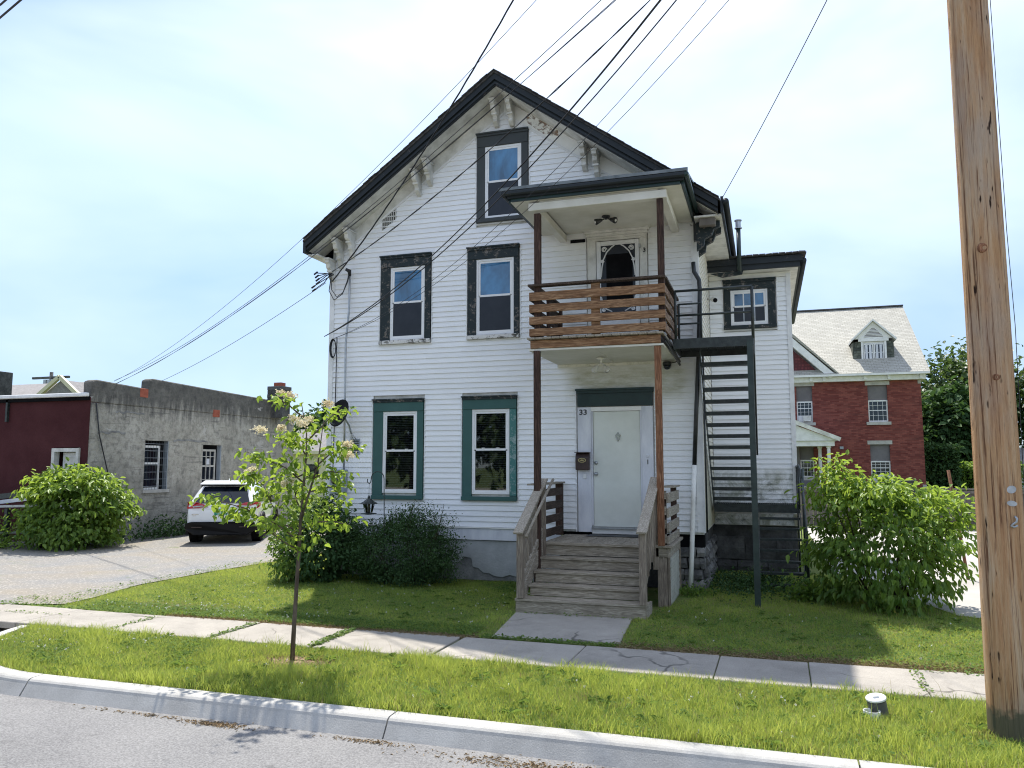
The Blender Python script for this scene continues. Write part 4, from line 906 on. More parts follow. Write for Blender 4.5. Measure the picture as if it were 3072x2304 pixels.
# ================================================================== FIRE ESCAPE
fe = thing('fire_escape', 'dark iron fire escape stairs beside the balcony and wing', 'fire escape', (-.6, 14, 0))
F = fe
MB().box(-.235, -.145, 12.82, 12.83, -.02, 4.12).box(-.235, -.225, 12.83, 12.91, -.02, 4.12).box(-.155, -.145, 12.83, 12.91, -.02, 4.12).build('post', 'iron_green', F)
MB().box(-1.38, -.13, 12.84, 12.865, 4.03, 4.19).box(-1.38, -.13, 13.90, 13.925, 4.03, 4.19).box(-1.38, -1.36, 12.865, 13.90, 4.03, 4.19).box(-.15, -.13, 12.865, 13.9, 4.03, 4.19).build('platform_frame', 'iron', F)
m = MB(); y = 12.88
while y < 13.9: m.box(-1.355, -.152, y, y + .006, 4.13, 4.165); y += .030
for k in range(9): m.box(-1.34 + k * .148, -1.334 + k * .148, 12.87, 13.9, 4.125, 4.16)
m.build('platform_grating', 'iron', F, kind='stuff')
TB('guard_post', 'iron', F, [(-1.34, 12.86, 4.15), (-1.34, 12.86, 4.98)], .022, 8)
TB('guard_post', 'iron', F, [(-.135, 12.86, 4.15), (-.135, 12.86, 4.98)], .024, 8)
TB('guard_rail', 'iron', F, [(-1.345, 12.86, 4.98), (-.13, 12.86, 4.985)], .021, 8)
TB('guard_rail', 'iron', F, [(-1.345, 12.86, 4.575), (-.13, 12.86, 4.575)], .018, 8)
for z in (4.60, 4.95): TB('guard_rail', 'iron', F, [(-1.38, 13.80, z), (-1.0, 13.80, z)], .016, 8)
for x in (-1.38, -1.0): TB('guard_post', 'iron', F, [(x, 13.80, 4.15), (x, 13.80, 4.96)], .020, 8)
TB('guard_rail', 'iron', F, [(-.135, 12.86, 4.98), (-.135, 13.5, 4.98), (-.16, 16.0, 2.35)], .018, 8)
MB().bar((-1.0, 13.35, 4.08), (-1.0, 16.05, 1.40), .014, .17).build('stringer', 'iron', F)
MB().bar((-.215, 13.35, 4.08), (-.215, 16.05, 1.40), .014, .17).build('stringer', 'iron', F)
tm = MB().box(-.385, .385, -.095, .095, -.052, .012).build('tread', 'iron', None)
tmesh = tm.data; bpy.data.objects.remove(tm)
for k in range(13): place('tread', tmesh, F, (-.61, 13.58 + .2 * k, 3.86 - .195 * k))
MB().box(-1.0, .58, 16.0, 16.02, 1.24, 1.40).box(-1.0, -.985, 16.02, 16.9, 1.24, 1.40).box(.565, .58, 16.02, 16.9, 1.24, 1.40).build('landing_frame', 'iron', F)
m = MB(); x = -.98
while x < .56: m.box(x, x + .006, 16.02, 16.9, 1.36, 1.39); x += .035
for k in range(7): m.box(-.985, .565, 16.08 + k * .13, 16.086 + k * .13, 1.355, 1.385)
m.build('landing_grating', 'iron', F, kind='stuff')
tm = MB().box(-.36, .36, -.09, .09, -.028, .010).build('tread', 'iron', None); t2 = tm.data; bpy.data.objects.remove(tm)
for k in range(7): place('tread', t2, F, (.205, 15.88 - .2 * k, 1.15 - .178 * k))
for x in (-.165, .575): MB().bar((x, 15.98, 1.28), (x, 14.5, -.02), .012, .12).build('stringer', 'iron', F)
TB('handrail', 'iron', F, [(.575, 16.9, 2.12), (.575, 15.95, 2.14), (.60, 15.8, 2.05), (.62, 14.45, .95), (.62, 14.45, 0)], .022, 8)
TB('handrail', 'iron_green', F, [(.63, 15.62, 0), (.63, 15.62, 2.08)], .022, 8)
TB('guard_post', 'iron', F, [(.575, 16.0, 1.3), (.575, 16.0, 2.14)], .02, 8)
TB('guard_post', 'iron', F, [(.575, 16.85, 0), (.575, 16.85, 2.14)], .02, 8)

# ================================================================== SERVICES ON THE LEFT CORNER
t = thing('satellite_dish', 'black satellite dish on an arm at the left house corner', 'satellite dish', (-7.9, 14.05, 2.7))
c = Vector((-7.97, 13.62, 3.17)); ax = Vector((-.30, -.88, .30)).normalized()
vs = []; fs = []; a1 = ax.cross(Vector((0, 0, 1))).normalized(); a2 = a1.cross(ax)
rings = 7; seg = 28
for i in range(rings + 1):
    r = i / rings
    for j in range(seg):
        an = 2 * math.pi * j / seg; vs.append(c - ax * .055 * (1 - r * r) + a1 * (.26 * r * math.cos(an)) + a2 * (.285 * r * math.sin(an)))
for i in range(rings):
    for j in range(seg): fs.append((i * seg + j, i * seg + (j + 1) % seg, (i + 1) * seg + (j + 1) % seg, (i + 1) * seg + j))
m = MB().add(vs, fs); o = m.build('reflector', 'dish_black', t, smooth=True); md = o.modifiers.new('s', 'SOLIDIFY'); md.thickness = .008
back = c - ax * .06
TB('arm', 'galv', t, [back, back - ax * .06, (-7.86, 13.85, 2.92), (-7.87, 13.95, 2.78)], .020, 8)
f0 = c + ax * .30 - a2 * .25
TB('feed_arm', 'galv', t, [c - a2 * .25, f0], .012, 6)
TB('feed_horn', 'galv', t, [f0, f0 + a2 * .05 - ax * .05, f0 + a2 * .07 - ax * .09], [.03, .035, .02], 10)
for dx in (-.07, 0, .09): TB('strut', 'galv', t, [(-7.87, 13.95, 2.80), (-7.87 + dx, 14.07, 2.60)], .010, 6)
BX('wall_plate', 'galv', t, -7.97, -7.76, YF - .03, YF - .018, 2.50, 2.66)
t = thing('electric_meter', 'grey electric meter cabinet low on the left house corner', 'meter', (-8.15, 14.0, 1.85))
BX('cabinet', 'grey_box', t, -8.31, -8.0, 13.90, YF - .018, 1.58, 2.06, bevel=.01)
MB().lathe((-8.155, 13.90, 1.85), [(.085, 0), (.085, -.06), (.075, -.09)], 16, 'y').build('meter_glass', 'glass', t, smooth=True)
TB('mast', 'galv', t, [(-8.04, 13.99, 2.06), (-8.05, 13.99, 3.4), (-8.06, 13.99, 4.6), (-8.0, 13.99, 5.3), (-8.0, 13.99, 6.02)], .022, 8)
TB('weather_head', 'cable', t, [(-8.0, 13.99, 6.0), (-8.0, 13.97, 6.10), (-8.04, 13.9, 6.12)], [.03, .045, .03], 8)
TB('riser_cable', 'cable', t, [(-8.30, 14.05, 4.75), (-8.31, 14.06, 3.6), (-8.33, 14.06, 2.4), (-8.33, 14.05, 1.0)], .009, 6)
t = thing('junction_box', 'small grey framed vent plate on the clapboards right of the dish', 'box', (-7.84, 14.07, 2.5))
BX('plate', 'grey_box', t, -7.95, -7.74, YF - .035, YF - .018, 2.36, 2.67)
for k in range(6): MB().box(-7.93, -7.76, YF - .042, YF - .036, 2.39 + k * .045, 2.41 + k * .045).build('louvre', 'iron', t)

t = thing('crook_post', 'thin black shepherd crook standing in the lawn before the shrubs', 'garden hook', (-6.59, 12.98, 0))
arcp = [(-6.76 + .13 * math.cos(a) * 1.0, 12.98, 1.90 + .13 * math.sin(a)) for a in np.linspace(0, math.pi, 12)]
TB('crook', 'iron', t, [(-6.59, 12.98, -.02), (-6.61, 12.98, 1.0), (-6.63, 12.98, 1.9)] + arcp[1:] + [(-6.90, 12.98, 1.84), (-6.93, 12.98, 1.81), (-6.965, 12.98, 1.84), (-6.965, 12.98, 1.90)], .0085, 6)
t = thing('bird_feeder', 'lantern shaped black bird feeder hanging from the crook', 'bird feeder', (-6.93, 12.98, 1.25))
TB('hanger', 'iron', t, [(-6.93, 12.98, 1.81), (-6.93, 12.98, 1.58)], .004, 5)
MB().lathe((-6.93, 12.98, 0), [(.01, 1.60), (.028, 1.57), (.02, 1.545), (.05, 1.53), (.10, 1.49), (.165, 1.455), (.165, 1.445), (.02, 1.45)], 8).build('roof', 'iron', t)
MB().lathe((-6.93, 12.98, 0), [(.03, 1.445), (.115, 1.44), (.075, 1.29), (.03, 1.285)], 8).build('glass_body', 'clear_glass', t)
MB().lathe((-6.93, 12.98, 0), [(.028, 1.44), (.028, 1.27)], 8).build('seed_tube', 'brown_metal', t)
MB().lathe((-6.93, 12.98, 0), [(.03, 1.285), (.145, 1.275), (.145, 1.262), (.05, 1.25)], 16).build('tray', 'iron', t)

# ================================================================== UTILITY POLE AND WIRES
t = thing('utility_pole', 'tall weathered timber utility pole at the right edge of the verge', 'utility pole', (1.80, 7.40, 0))
segs_ = 34; n = 48; vs = []
for i in range(segs_ + 1):
    zz = -.3 + 13.9 * i / segs_; rr = .173 - .0035 * max(zz, 0) * .9
    for j in range(n):
        a = 2 * math.pi * j / n; r = rr * (1 + .012 * math.sin(5 * a + zz * .7) + .008 * math.sin(11 * a + 1.3 * zz))
        vs.append((1.80 + r * math.cos(a), 7.40 + r * math.sin(a), zz))
m = MB().add(vs, [(i * n + j, i * n + (j + 1) % n, (i + 1) * n + (j + 1) % n, (i + 1) * n + j) for i in range(segs_) for j in range(n)] + [tuple(range(segs_ * n, segs_ * n + n))])
m.build('shaft', 'pole_wood', t, smooth=True)
def on_pole(x, z, off=.0):
    dx = x - 1.80; rr = .173 - .00315 * z; return (x, 7.40 - math.sqrt(max(rr * rr - dx * dx, 0)) - off, z)
for x, z, w, h, ti in ((1.855, 1.955, .034, .030, .5), (1.852, 1.845, .036, .022, -.15)):
    c = on_pole(x, z, .006); MB().prism([(c[0] + w * math.cos(a) * math.cos(ti) - h * math.sin(a) * math.sin(ti), c[1], c[2] + w * math.cos(a) * math.sin(ti) + h * math.sin(a) * math.cos(ti)) for a in np.linspace(0, 2 * math.pi, 18, endpoint=False)], (0, -.003, 0)).build('tag', 'galv', t)
c = on_pole(1.855, 1.69, .01); MB().tube([(c[0] + a, c[1] - b_, c[2] + g_) for a, b_, g_ in ((.01, 0, .055), (.022, .008, .035), (.016, .014, .012), (-.004, .01, -.004), (-.022, .006, -.022), (.0, .004, -.03), (.026, .002, -.018))], .009, 6).build('tag', 'galv', t, smooth=True)
TB('ground_wire', 'cable', t, [(1.975, 7.38, .1), (1.978, 7.36, 2.0), (1.985, 7.34, 3.3), (1.972, 7.35, 4.1), (1.966, 7.36, 6.0), (1.96, 7.36, 9.)], .003, 5)
for x, z, s in ((1.765, 3.94, .030), (1.80, 2.86, .020)):
    c = on_pole(x, z, -.004); MB().lathe((c[0], c[1], c[2]), [(s * 1.5, 0), (s * 1.2, -.008), (s, -.010), (s * .5, -.004), (.001, .0)], 14, 'y').build('knot', 'wood_orange_z', t, smooth=True)

def cable(label, S, E, coef, s0, s1, r, n=30, group=None, off=(0, 0, 0), strands=1, tw=0., name='cable', lat=0., dz=0.):
    S = Vector((*S, 0)); E = Vector((*E, 0)); d = (E - S).normalized(); nn = Vector((-d.y, d.x, 0)); m = MB()
    for q in range(strands):
        pts = []
        for i in range(n + 1):
            s = s0 + (s1 - s0) * i / n; z = coef[0] * s * s + coef[1] * s + coef[2]; f = (s - s0) / (s1 - s0)
            p = S + d * s + nn * lat * (1 - f); p.z = z + dz * (1 - f)
            if strands > 1:
                a = 2 * math.pi * q / strands + tw * s; p = p + nn * (r * 1.15 * math.cos(a)) + Vector((0, 0, r * 1.15 * math.sin(a)))
            pts.append(p)
        m.tube(pts, r, 5)
    o = m.build(name, 'cable', None, smooth=True); tag(o, label, 'cable', 'overhead cables'); return o
PO = (1.8, 7.4)
cable('thick twisted service cable swooping from the sky to the left roof corner', PO, (-8.4, 13.9), (.0258, -1.0413, 14.66), 1.4, 12.0, .0075, 60, strands=3, tw=6.)
cable('single black service cable running to the left roof corner across the gable', PO, (-8.4, 13.9), (.0120, -.4019, 9.18), .1, 12.0, .0065, strands=2, tw=5.)
for i, (lat, dz, lb) in enumerate(((.0, .0, 'uppermost of the thick cable bundle ending low on the left corner'), (.10, -.10, 'middle cable of the thick bundle ending low on the left corner'), (-.12, -.18, 'lowest cable of the thick bundle ending low on the left corner'))):
    cable(lb, PO, (-8.6, 14.0), (.0241, -.7196, 9.97), .1, 12.25, .009, lat=lat, dz=dz)
for i, (lat, dz, lb) in enumerate(((.0, .0, 'upper of the thin wire pair reaching the left wall over the windows'), (-.25, -.12, 'lower of the thin wire pair reaching the left wall over the windows'))):
    cable(lb, PO, (-8.4, 14.05), (.0265, -.6916, 9.22), .1, 12.1, .004, lat=lat, dz=dz)
cable('lone wire rising from the right eave corner towards the pole', PO, (-.6, 13.6), (.0101, -.3602, 8.636), .1, 6.6, .006)
FAR = (-18.2, 18.3)
cable('highest thin span wire passing left of the roof peak', PO, FAR, (.0079, -.4497, 10.749), .1, 22.8, .0045, 60)
cable('upper of two span wires crossing the gable down to the grey parapet', PO, FAR, (.0068, -.3672, 9.465), .1, 22.8, .0055, 60)
cable('lower of two span wires crossing the gable down to the grey parapet', PO, FAR, (.0057, -.3347, 9.18), .1, 22.8, .005, 60, strands=2, tw=1.)
cable('slack wire from the left house corner down to the grey building', (-8.5, 13.9), (-18, 20), (.0039, -.1399, 5.874), .0, 13.2, .006)
for (a, b, lb) in (((-6.5, 6.19), (-5.85, 6.24), 'lower dark wire crossing the top left corner of the sky'), ((-6.51, 6.31), (-6.01, 6.27), 'upper dark wire crossing the top left corner of the sky')):
    pass
for dz, lb in ((0, 'lower dark wire crossing the top left corner of the sky'), (.13, 'upper dark wire crossing the top left corner of the sky')):
    MBt = MB().tube([(-30, 9.3, 6.15 + dz), (-10, 5.7, 6.15 + dz), (-6.5, 5.0, 6.19 + dz), (-5.85, 5.0 - .2, 6.235 + dz), (1.7, 3.5, 7.4 + dz)], .010, 6).build('cable', 'cable', None, smooth=True); tag(MBt, lb, 'cable', 'overhead cables')
t = thing('cable_clamps', 'cluster of looping black connectors where wires meet the left roof corner', 'connectors', (-8.4, 13.95, 6.1))
for k in range(6):
    a = Vector((-8.36 + random.uniform(-.05, .05), 13.93, 6.05 + random.uniform(-.03, .03))); b = Vector((-8.62 - random.uniform(0, .12), 13.8, 5.72 + .07 * k))
    TB('connector', 'cable', t, [a, a.lerp(b, .4) + Vector((0, 0, random.uniform(-.08, .06))), b], .010, 5)
    TB('clamp', 'cable', t, [b + Vector((.04, 0, .02)), b + Vector((-.04, 0, -.03))], .018, 6)
TB('drip_loop', 'cable', t, [(-8.40, 13.93, 6.0), (-8.42, 13.9, 5.7), (-8.3, 13.9, 5.50), (-8.12, 13.92, 5.62), (-8.03, 13.95, 5.9), (-8.0, 13.96, 6.08)], .010, 5)
TB('drip_loop', 'cable', t, [(-8.40, 13.93, 6.0), (-8.36, 13.9, 5.72), (-8.24, 13.9, 5.56), (-8.10, 13.92, 5.66), (-8.02, 13.95, 5.88), (-8.0, 13.96, 6.06)], .008, 5)
t = thing('cable_coil', 'small coil of spare black cable hanging on the left wall', 'cable', (-8.35, 14.0, 4.6))
for k in range(4): TB('loop', 'cable', t, [(-8.36 + (.05 + .008 * k) * math.cos(a), 14.02 - .008 * k, 4.52 + (.17 + .01 * k) * math.sin(a)) for a in np.linspace(0, 2 * math.pi, 16)], .007, 5)
# ================================================================== LEFT: GREY AND RED BUILDING
g = thing('grey_building', 'grey rendered block building with blackened parapet and barred windows', 'building', (-22, 22, 0))
X0 = -18.0
ops = [(19.40, 20.40, 1.40, 2.90), (22.0, 22.95, 1.30, 2.83)]
m = MB(); th = .35
ys = [17.3, 19.40, 20.40, 22.0, 22.95, 27.3]
m.box(X0 - th, X0, 17.3, 19.4, 0, 3.9).box(X0 - th, X0, 20.4, 22.0, 0, 3.9).box(X0 - th, X0, 22.95, 27.3, 0, 3.9)
for y0, y1, a, b in ops: m.box(X0 - th, X0, y0, y1, 0, a); m.box(X0 - th, X0, y0, y1, b, 3.9)
m.build('wall', 'grey_render', g)
MB().prism([(X0 - .32, 17.3, 3.902), (X0 - .32, 17.3, 4.50), (X0 - .32, 17.45, 4.56), (X0 - .32, 19.44, 4.47), (X0 - .32, 19.45, 4.74), (X0 - .32, 19.6, 4.81), (X0 - .32, 26.85, 4.59), (X0 - .32, 26.9, 4.15), (X0 - .32, 27.3, 4.12), (X0 - .32, 27.3, 3.902)], (.33, 0, 0)).build('parapet', 'grey_render', g, bevel=.03)
BX('rear_wall', 'grey_render', g, -30, X0 - .36, 26.9, 27.3, 0, 4.0); BX('flat_roof', 'shingle', g, -40, X0 - .36, 17.4, 27.2, 3.85, 3.95)
BX('brick_patch', 'orange_brick', g, X0 - .01, X0 + .02, 19.09, 19.42, 4.20, 4.47, bevel=.01)
bp = BX('brick_patch', 'orange_brick', g, X0 - .01, X0 + .012, 22.42, 22.78, 3.79, 4.05, bevel=.01)
for k in range(3): MB().box(X0 + .013, X0 + .02, 22.44, 22.76, 3.82 + k * .08, 3.87 + k * .08).build('brick', 'orange_brick', bp)
for y0, y1, zz in ((17.6, 18.6, 3.1), (18.2, 19.3, 3.72), (24.6, 25.3, 3.4), (20.6, 22.2, 2.95)):
    pts = [(X0 + .001, y0 + (y1 - y0) * k / 8, zz + random.uniform(-.04, .04)) for k in range(9)]
    MB().prism(pts + [(a, b, c - .035 - random.uniform(0, .03)) for a, b, c in pts[::-1]], (.012, 0, 0)).build('render_crack', 'stucco_dark', g)
def bwin(y0, y1, a, b, f0, f1, label, cage):
    w = MB().box(X0 - .22, X0 - .17, y0, y1, a, b).build('window', 'void', g, label=label)
    MB().box(X0 - .34, X0 - .01, y1 - .03, y1 - .001, a, b).build('reveal', 'grey_box', w)
    MB().box(X0 - .30, X0 + .05, y0 - .05, y1 + .05, a - .10, a - .002).build('sill', 'lintel', w)
    mid = (a + b) / 2 + .05
    m = MB(); xx = X0 - .12
    m.box(xx, xx + .04, f0, f0 + .06, a, b - .15).box(xx, xx + .04, f1 - .06, f1, a, b - .15).box(xx, xx + .04, f0 + .06, f1 - .06, a, a + .06).box(xx, xx + .04, f0 + .06, f1 - .06, b - .22, b - .15).box(xx, xx + .04, f0 + .06, f1 - .06, mid - .03, mid + .03)
    m.build('frame', 'white_paint' if cage else 'lintel', w)
    BX('pane', 'glass', w, xx + .008, xx + .012, f0 + .06, f1 - .06, a + .06, b - .22)
    if cage:
        BX('curtain', 'curtain', w, xx + .002, xx + .006, f0 + .10, f1 - .12, mid + .06, b - .26)
        for k in range(9): yy = y0 + .03 + k * (y1 - y0 - .06) / 8; TB('bar', 'iron', w, [(X0 - .02, yy, a), (X0 - .02, yy, b)], .007, 4)
        for k in range(7): zz = a + .1 + k * (b - a - .2) / 6; TB('bar', 'galv', w, [(X0 - .015, y0, zz), (X0 - .015, y1, zz)], .006, 4)
    else:
        for k in (1, 2): yy = f0 + .06 + (f1 - f0 - .12) * k / 3; MB().box(xx + .014, xx + .045, yy - .012, yy + .012, a + .06, b - .22).build('glazing_bar', 'lintel', w)
        for zz in (a + .36, mid + .32): MB().box(xx + .0145, xx + .0445, f0 + .06, f1 - .06, zz - .012, zz + .012).build('glazing_bar', 'lintel', w)
        BX('paper_sign', 'curtain', w, xx + .0125, xx + .0138, f0 + .25, f0 + .5, mid + .05, mid + .25)
        BX('paper_sign', 'curtain', w, xx + .0125, xx + .0138, f0 + .35, f0 + .6, a + .08, a + .30)
    return w
bwin(19.40, 20.40, 1.40, 2.90, 19.42, 20.12, 'barred window with white frame', True)
bwin(22.0, 22.95, 1.30, 2.83, 22.02, 22.75, 'paned window with papers behind the glass', False)
MB().box(X0 + .001, X0 + .02, 24.3, 25.3, 2.74, 2.79).box(X0 + .001, X0 + .016, 24.3, 24.33, 1.3, 2.74).build('blocked_window', 'lintel', g, label='walled up window')
TB('drain_wire', 'cable', g, [(X0 + .03, 17.45, 3.9), (X0 + .05, 17.6, 3.0), (X0 + .1, 17.9, 2.0), (X0 + .1, 18.1, 1.2)], .018, 5)
TB('down_pipe', 'iron', g, [(X0 + .05, 25.9, 2.2), (X0 + .05, 25.9, .9)], .03, 6)
c = thing('chimney', 'dark block chimney with a tan flue on the grey building roof', 'chimney', (-17.8, 26, 4))
for k in range(4): MB().box(-18.16 - .01 * (k % 2), -17.48, 25.7, 26.3, 4.56 + k * .15, 4.705 + k * .15).build('course', 'stone_dark', c, bevel=.01)
BX('flue', 'orange_brick', c, -17.98, -17.66, 25.85, 26.15, 5.165, 5.31); c.location.z = 4
MB().box(-18.1, -17.5, 25.75, 26.25, 3.95, 4.555).build('stack', 'stone_dark', c)
r = thing('red_building', 'dark red rendered wing with a white door frame left of the grey wall', 'building', (-24, 17.3, 0))
MB().box(-45, -19.22, 17.28, 17.6, 0, 4.05).box(-18.28, -18.01, 17.28, 17.6, 0, 4.05).box(-19.22, -18.28, 17.28, 17.6, 2.64, 4.05).build('wall', 'red_render', r)
MB().box(-45, -18.03, 17.14, 17.27, 4.06, 4.17).build('gutter', 'white_paint', r, bevel=.02); MB().box(-45, -18.02, 17.2, 17.275, 3.96, 4.055).build('fascia', 'void', r)
MB().box(-45, -18.4, 17.28, 24, 4.06, 4.12).build('roof', 'shingle', r)
d = MB().box(-19.24, -19.14, 17.22, 17.4, 0, 2.62).box(-18.36, -18.26, 17.22, 17.4, 0, 2.62).box(-19.14, -18.36, 17.22, 17.4, 2.52, 2.62).build('door_frame', 'old_white', r)
dd = BX('door', 'white_paint', r, -19.02, -18.37, 17.42, 17.47, 0, 2.5)
for k in range(3): BX('door_panel', 'old_white', dd, -18.95, -18.45, 17.405, 17.419, 2.05 - k * .5, 2.38 - k * .5)
MB().box(-21.05, -20.98, 17.20, 17.27, 3.4, 4.05).build('gutter_outlet', 'iron', r)

h = thing('gabled_house', 'grey roofed house with cream gable trim beyond the red wall', 'house', (-48, 42, 0))
MB().prism([(-64, 40, 6.8), (-64, 43, 7.95), (-64, 46, 6.8)], (20.2, 0, 0)).build('roof', 'pale_roof', h)
MB().box(-63.5, -46, 40.3, 45.7, 0, 6.79).box(-45.7, -42.9, 40.1, 45.7, 0, 6.79).build('wall', 'pale_roof', h)
MB().prism([(-45.7, 40.0, 6.82), (-44.2, 40.0, 7.75), (-42.9, 40.0, 6.82)], (0, 3, 0)).build('gable', 'pale_roof', h)
for (a, b) in (((-45.95, 6.75), (-44.2, 7.95)), ((-44.2, 7.95), (-42.6, 6.75))):
    MB().bar((a[0], 39.85, a[1]), (b[0], 39.85, b[1]), .25, .22, up=(0, 1, 0)).build('bargeboard', 'yellow_trim', h)
MB().box(-48.9, -47.85, 38.5, 39.5, 3, 8.3).build('chimney', 'stone_dark', h, bevel=.03)
t = thing('far_utility_pole', 'distant small utility pole with crossarm behind the cream gable', 'utility pole', (-62, 55, 0))
TB('shaft', 'stone_dark', t, [(-62, 55, 0), (-62, 55, 10.6)], .16, 6); MB().box(-64.2, -59.9, 54.9, 55.1, 10.0, 10.2).build('crossarm', 'stone_dark', t)
for k in range(3): MB().box(-62.6 + k * .45, -62.3 + k * .45, 54.7, 54.9, 9.0, 9.9).build('transformer', 'galv', t)
h = thing('pale_house', 'small pale house with cream trim glimpsed behind the young tree', 'house', (-28, 46, 0))
MB().box(-30.5, -26.8, 45, 50, 0, 3.0).build('wall', 'yellow_trim', h); MB().prism([(-30.9, 44.7, 3.0), (-30.9, 47.5, 4.6), (-30.9, 50.3, 3.0)], (4.4, 0, 0)).build('roof', 'pale_roof', h)
BX('eave_board', 'yellow_trim', h, -30.9, -26.4, 44.6, 44.69, 2.85, 3.05); BX('window', 'glass', h, -28.6, -27.7, 44.96, 44.99, 1.3, 2.2)

# ================================================================== RIGHT: BRICK HOUSE
b = thing('brick_house', 'red brick house with pale slate roof and a white dormer', 'house', (3, 46, 0))
BY = 45.0
holes = [(1.66, 2.46, 4.42, 6.38), (5.2, 6.14, 4.40, 6.33), (5.2, 6.14, 1.26, 3.22), (1.74, 2.43, 1.5, 3.1)]
m = MB()
def strips(m, x0, x1, z0, z1, hs, y0, y1):
    xs_ = sorted({x0, x1} | {h[0] for h in hs} | {h[1] for h in hs})
    for a, c in zip(xs_, xs_[1:]):
        cuts = sorted((h[2], h[3]) for h in hs if h[0] <= a and h[1] >= c); z = z0
        for p, q in cuts:
            m.box(a, c, y0, y1, z, p); z = q
        m.box(a, c, y0, y1, z, z1)
strips(m, -6, 7.74, 0, 6.62, holes, BY, BY + .4)
m.box(7.34, 7.74, BY + .4, 57, 0, 6.62)
m.prism([(7.34, BY + .2, 6.63), (7.34, 51.4, 11.1), (7.34, 57.4, 6.63)], (.38, 0, 0))
m.build('wall', 'red_brick', b)
MB().prism([(-6, 44.45, 6.93), (-6, 51.6, 11.68), (-6, 51.6, 11.5), (-6, 44.6, 6.83)], (14.12, 0, 0)).build('roof', 'slate', b)
MB().prism([(-6, 58.6, 6.93), (-6, 51.6, 11.68), (-6, 51.6, 11.5), (-6, 58.5, 6.83)], (14.12, 0, 0)).build('roof', 'slate', b)
BX('ridge_cap', 'shingle', b, -6, 8.14, 51.5, 51.7, 11.68, 11.76)
BX('cornice', 'white_paint', b, -6, 7.95, 44.72, 44.99, 6.56, 6.80); BX('eave_gutter', 'white_paint', b, -6, 8.10, 44.40, 44.70, 6.81, 6.92); BX('cornice', 'white_paint', b, 7.75, 7.96, 45.0, 57, 6.56, 6.9)
for x in (2.35, 3.0, 5.0, 6.15, 7.65): BX('modillion', 'white_paint', b, x, x + .14, 44.6, 44.715, 6.60, 6.80)
BX('corner_stone', 'lintel', b, 7.60, 7.76, 44.97, 45.0, 6.35, 6.55); BX('corner_stone', 'lintel', b, 7.58, 7.77, 44.96, 45.0, .95, 1.15)
def brick_window(x0, x1, z0, z1, zm, ac, label, dark=False):
    w = BX('window', 'board_up', b, x0, x1, BY + .12, BY + .16, zm, z1, label=label)
    BX('lintel', 'lintel', w, x0 - .12, x1 + .12, BY - .04, BY + .1, z1 + .001, z1 + .2); BX('sill', 'lintel', w, x0 - .12, x1 + .12, BY - .08, BY + .1, z0 - .16, z0 - .001)
    BX('pane', 'glass', w, x0 + .05, x1 - .05, BY + .14, BY + .15, z0 + .05, zm - .05)
    MB().box(x0, x0 + .06, BY + .08, BY + .17, z0, zm - .001).box(x1 - .06, x1, BY + .08, BY + .17, z0, zm - .001).box(x0 + .06, x1 - .06, BY + .08, BY + .17, zm - .07, zm - .001).box(x0 + .06, x1 - .06, BY + .08, BY + .17, z0, z0 + .07).build('frame', 'white_paint', w)
    zb = z0 + .38 if ac else z0 + .07
    for k in range(1, 4): xx = x0 + (x1 - x0) * k / 4; MB().box(xx - .008, xx + .008, BY + .11, BY + .135, zb, zm - .07).build('glazing_bar', 'white_paint', w)
    for k in range(1, 4): zz = zb + (zm - zb) * k / 4; MB().box(x0 + .06, x1 - .06, BY + .112, BY + .134, zz - (.02 if k == 2 else .007), zz + (.02 if k == 2 else .007)).build('glazing_bar', 'white_paint', w)
    if ac:
        BX('side_panel', 'white_paint', w, x0 + .07, x1 - .07, BY + .10, BY + .13, z0 + .08, zb)
        a = BX('air_conditioner', 'old_white', w, x0 + .3, x0 + .68, BY - .15, BY + .09, z0 + .06, z0 + .36)
brick_window(5.2, 6.14, 4.40, 6.33, 5.54, False, 'upper right window')
brick_window(5.2, 6.14, 1.26, 3.22, 2.36, True, 'lower right window with air conditioner')
brick_window(1.66, 2.46, 4.42, 6.38, 5.56, True, 'upper window beside the white house')
brick_window(1.74, 2.43, 1.5, 3.1, 2.42, False, 'window inside the white porch')
BX('vent_box', 'grey_box', b, 3.72, 3.90, BY - .1, BY, 2.98, 3.12)
# left cross gable with fish-scale shingles
MB().prism([(-4.6, 44.9, 6.93), (3.0, 44.9, 6.93), (.0, 44.9, 9.9), (-.8, 44.9, 9.9)], (0, .3, 0)).build('gable', 'fish_scale', b)
MB().bar((3.48, 44.72, 6.83), (-.6, 44.72, 10.85), .34, .36, up=(0, 1, 0)).build('bargeboard', 'white_paint', b)
MB().prism([(-.5, 44.5, 11.0), (3.75, 44.5, 6.93), (3.85, 44.5, 6.93), (-.4, 44.5, 11.15)], (0, 3.5, 0)).build('gable_roof', 'slate', b)
# dormer
dm = MB().box(5.0, 6.40, 45.92, 48.5, 7.60, 8.78).build('dormer', 'white_paint', b)
for x0, x1, fl in ((4.62, 5.1, -1), (6.3, 6.74, 1)):
    for k in range(8):
        for q in range(2):
            xa = x0 + (x1 - x0) * q / 2 + (.06 * (k % 2) if q else 0); xb = x0 + (x1 - x0) * (q + 1) / 2 + (.06 * (k % 2) if not q else 0)
            if fl < 0: xa = max(xa, 4.62 + .022 * k)
            else: xb = min(xb, 6.74 - .022 * k)
            MB().prism([(xa + .006, 45.86, 7.61 + k * .145), (xb - .006, 45.86, 7.61 + k * .145), (xb - .006, 45.90, 7.775 + k * .145), (xa + .006, 45.90, 7.775 + k * .145)], (0, .02, 0)).build('slate', 'dark_slate', dm)
MB().box(4.66, 5.0, 45.93, 48, 7.6, 8.77).box(6.40, 6.70, 45.93, 48, 7.6, 8.77).build('cheek', 'dark_slate', dm)
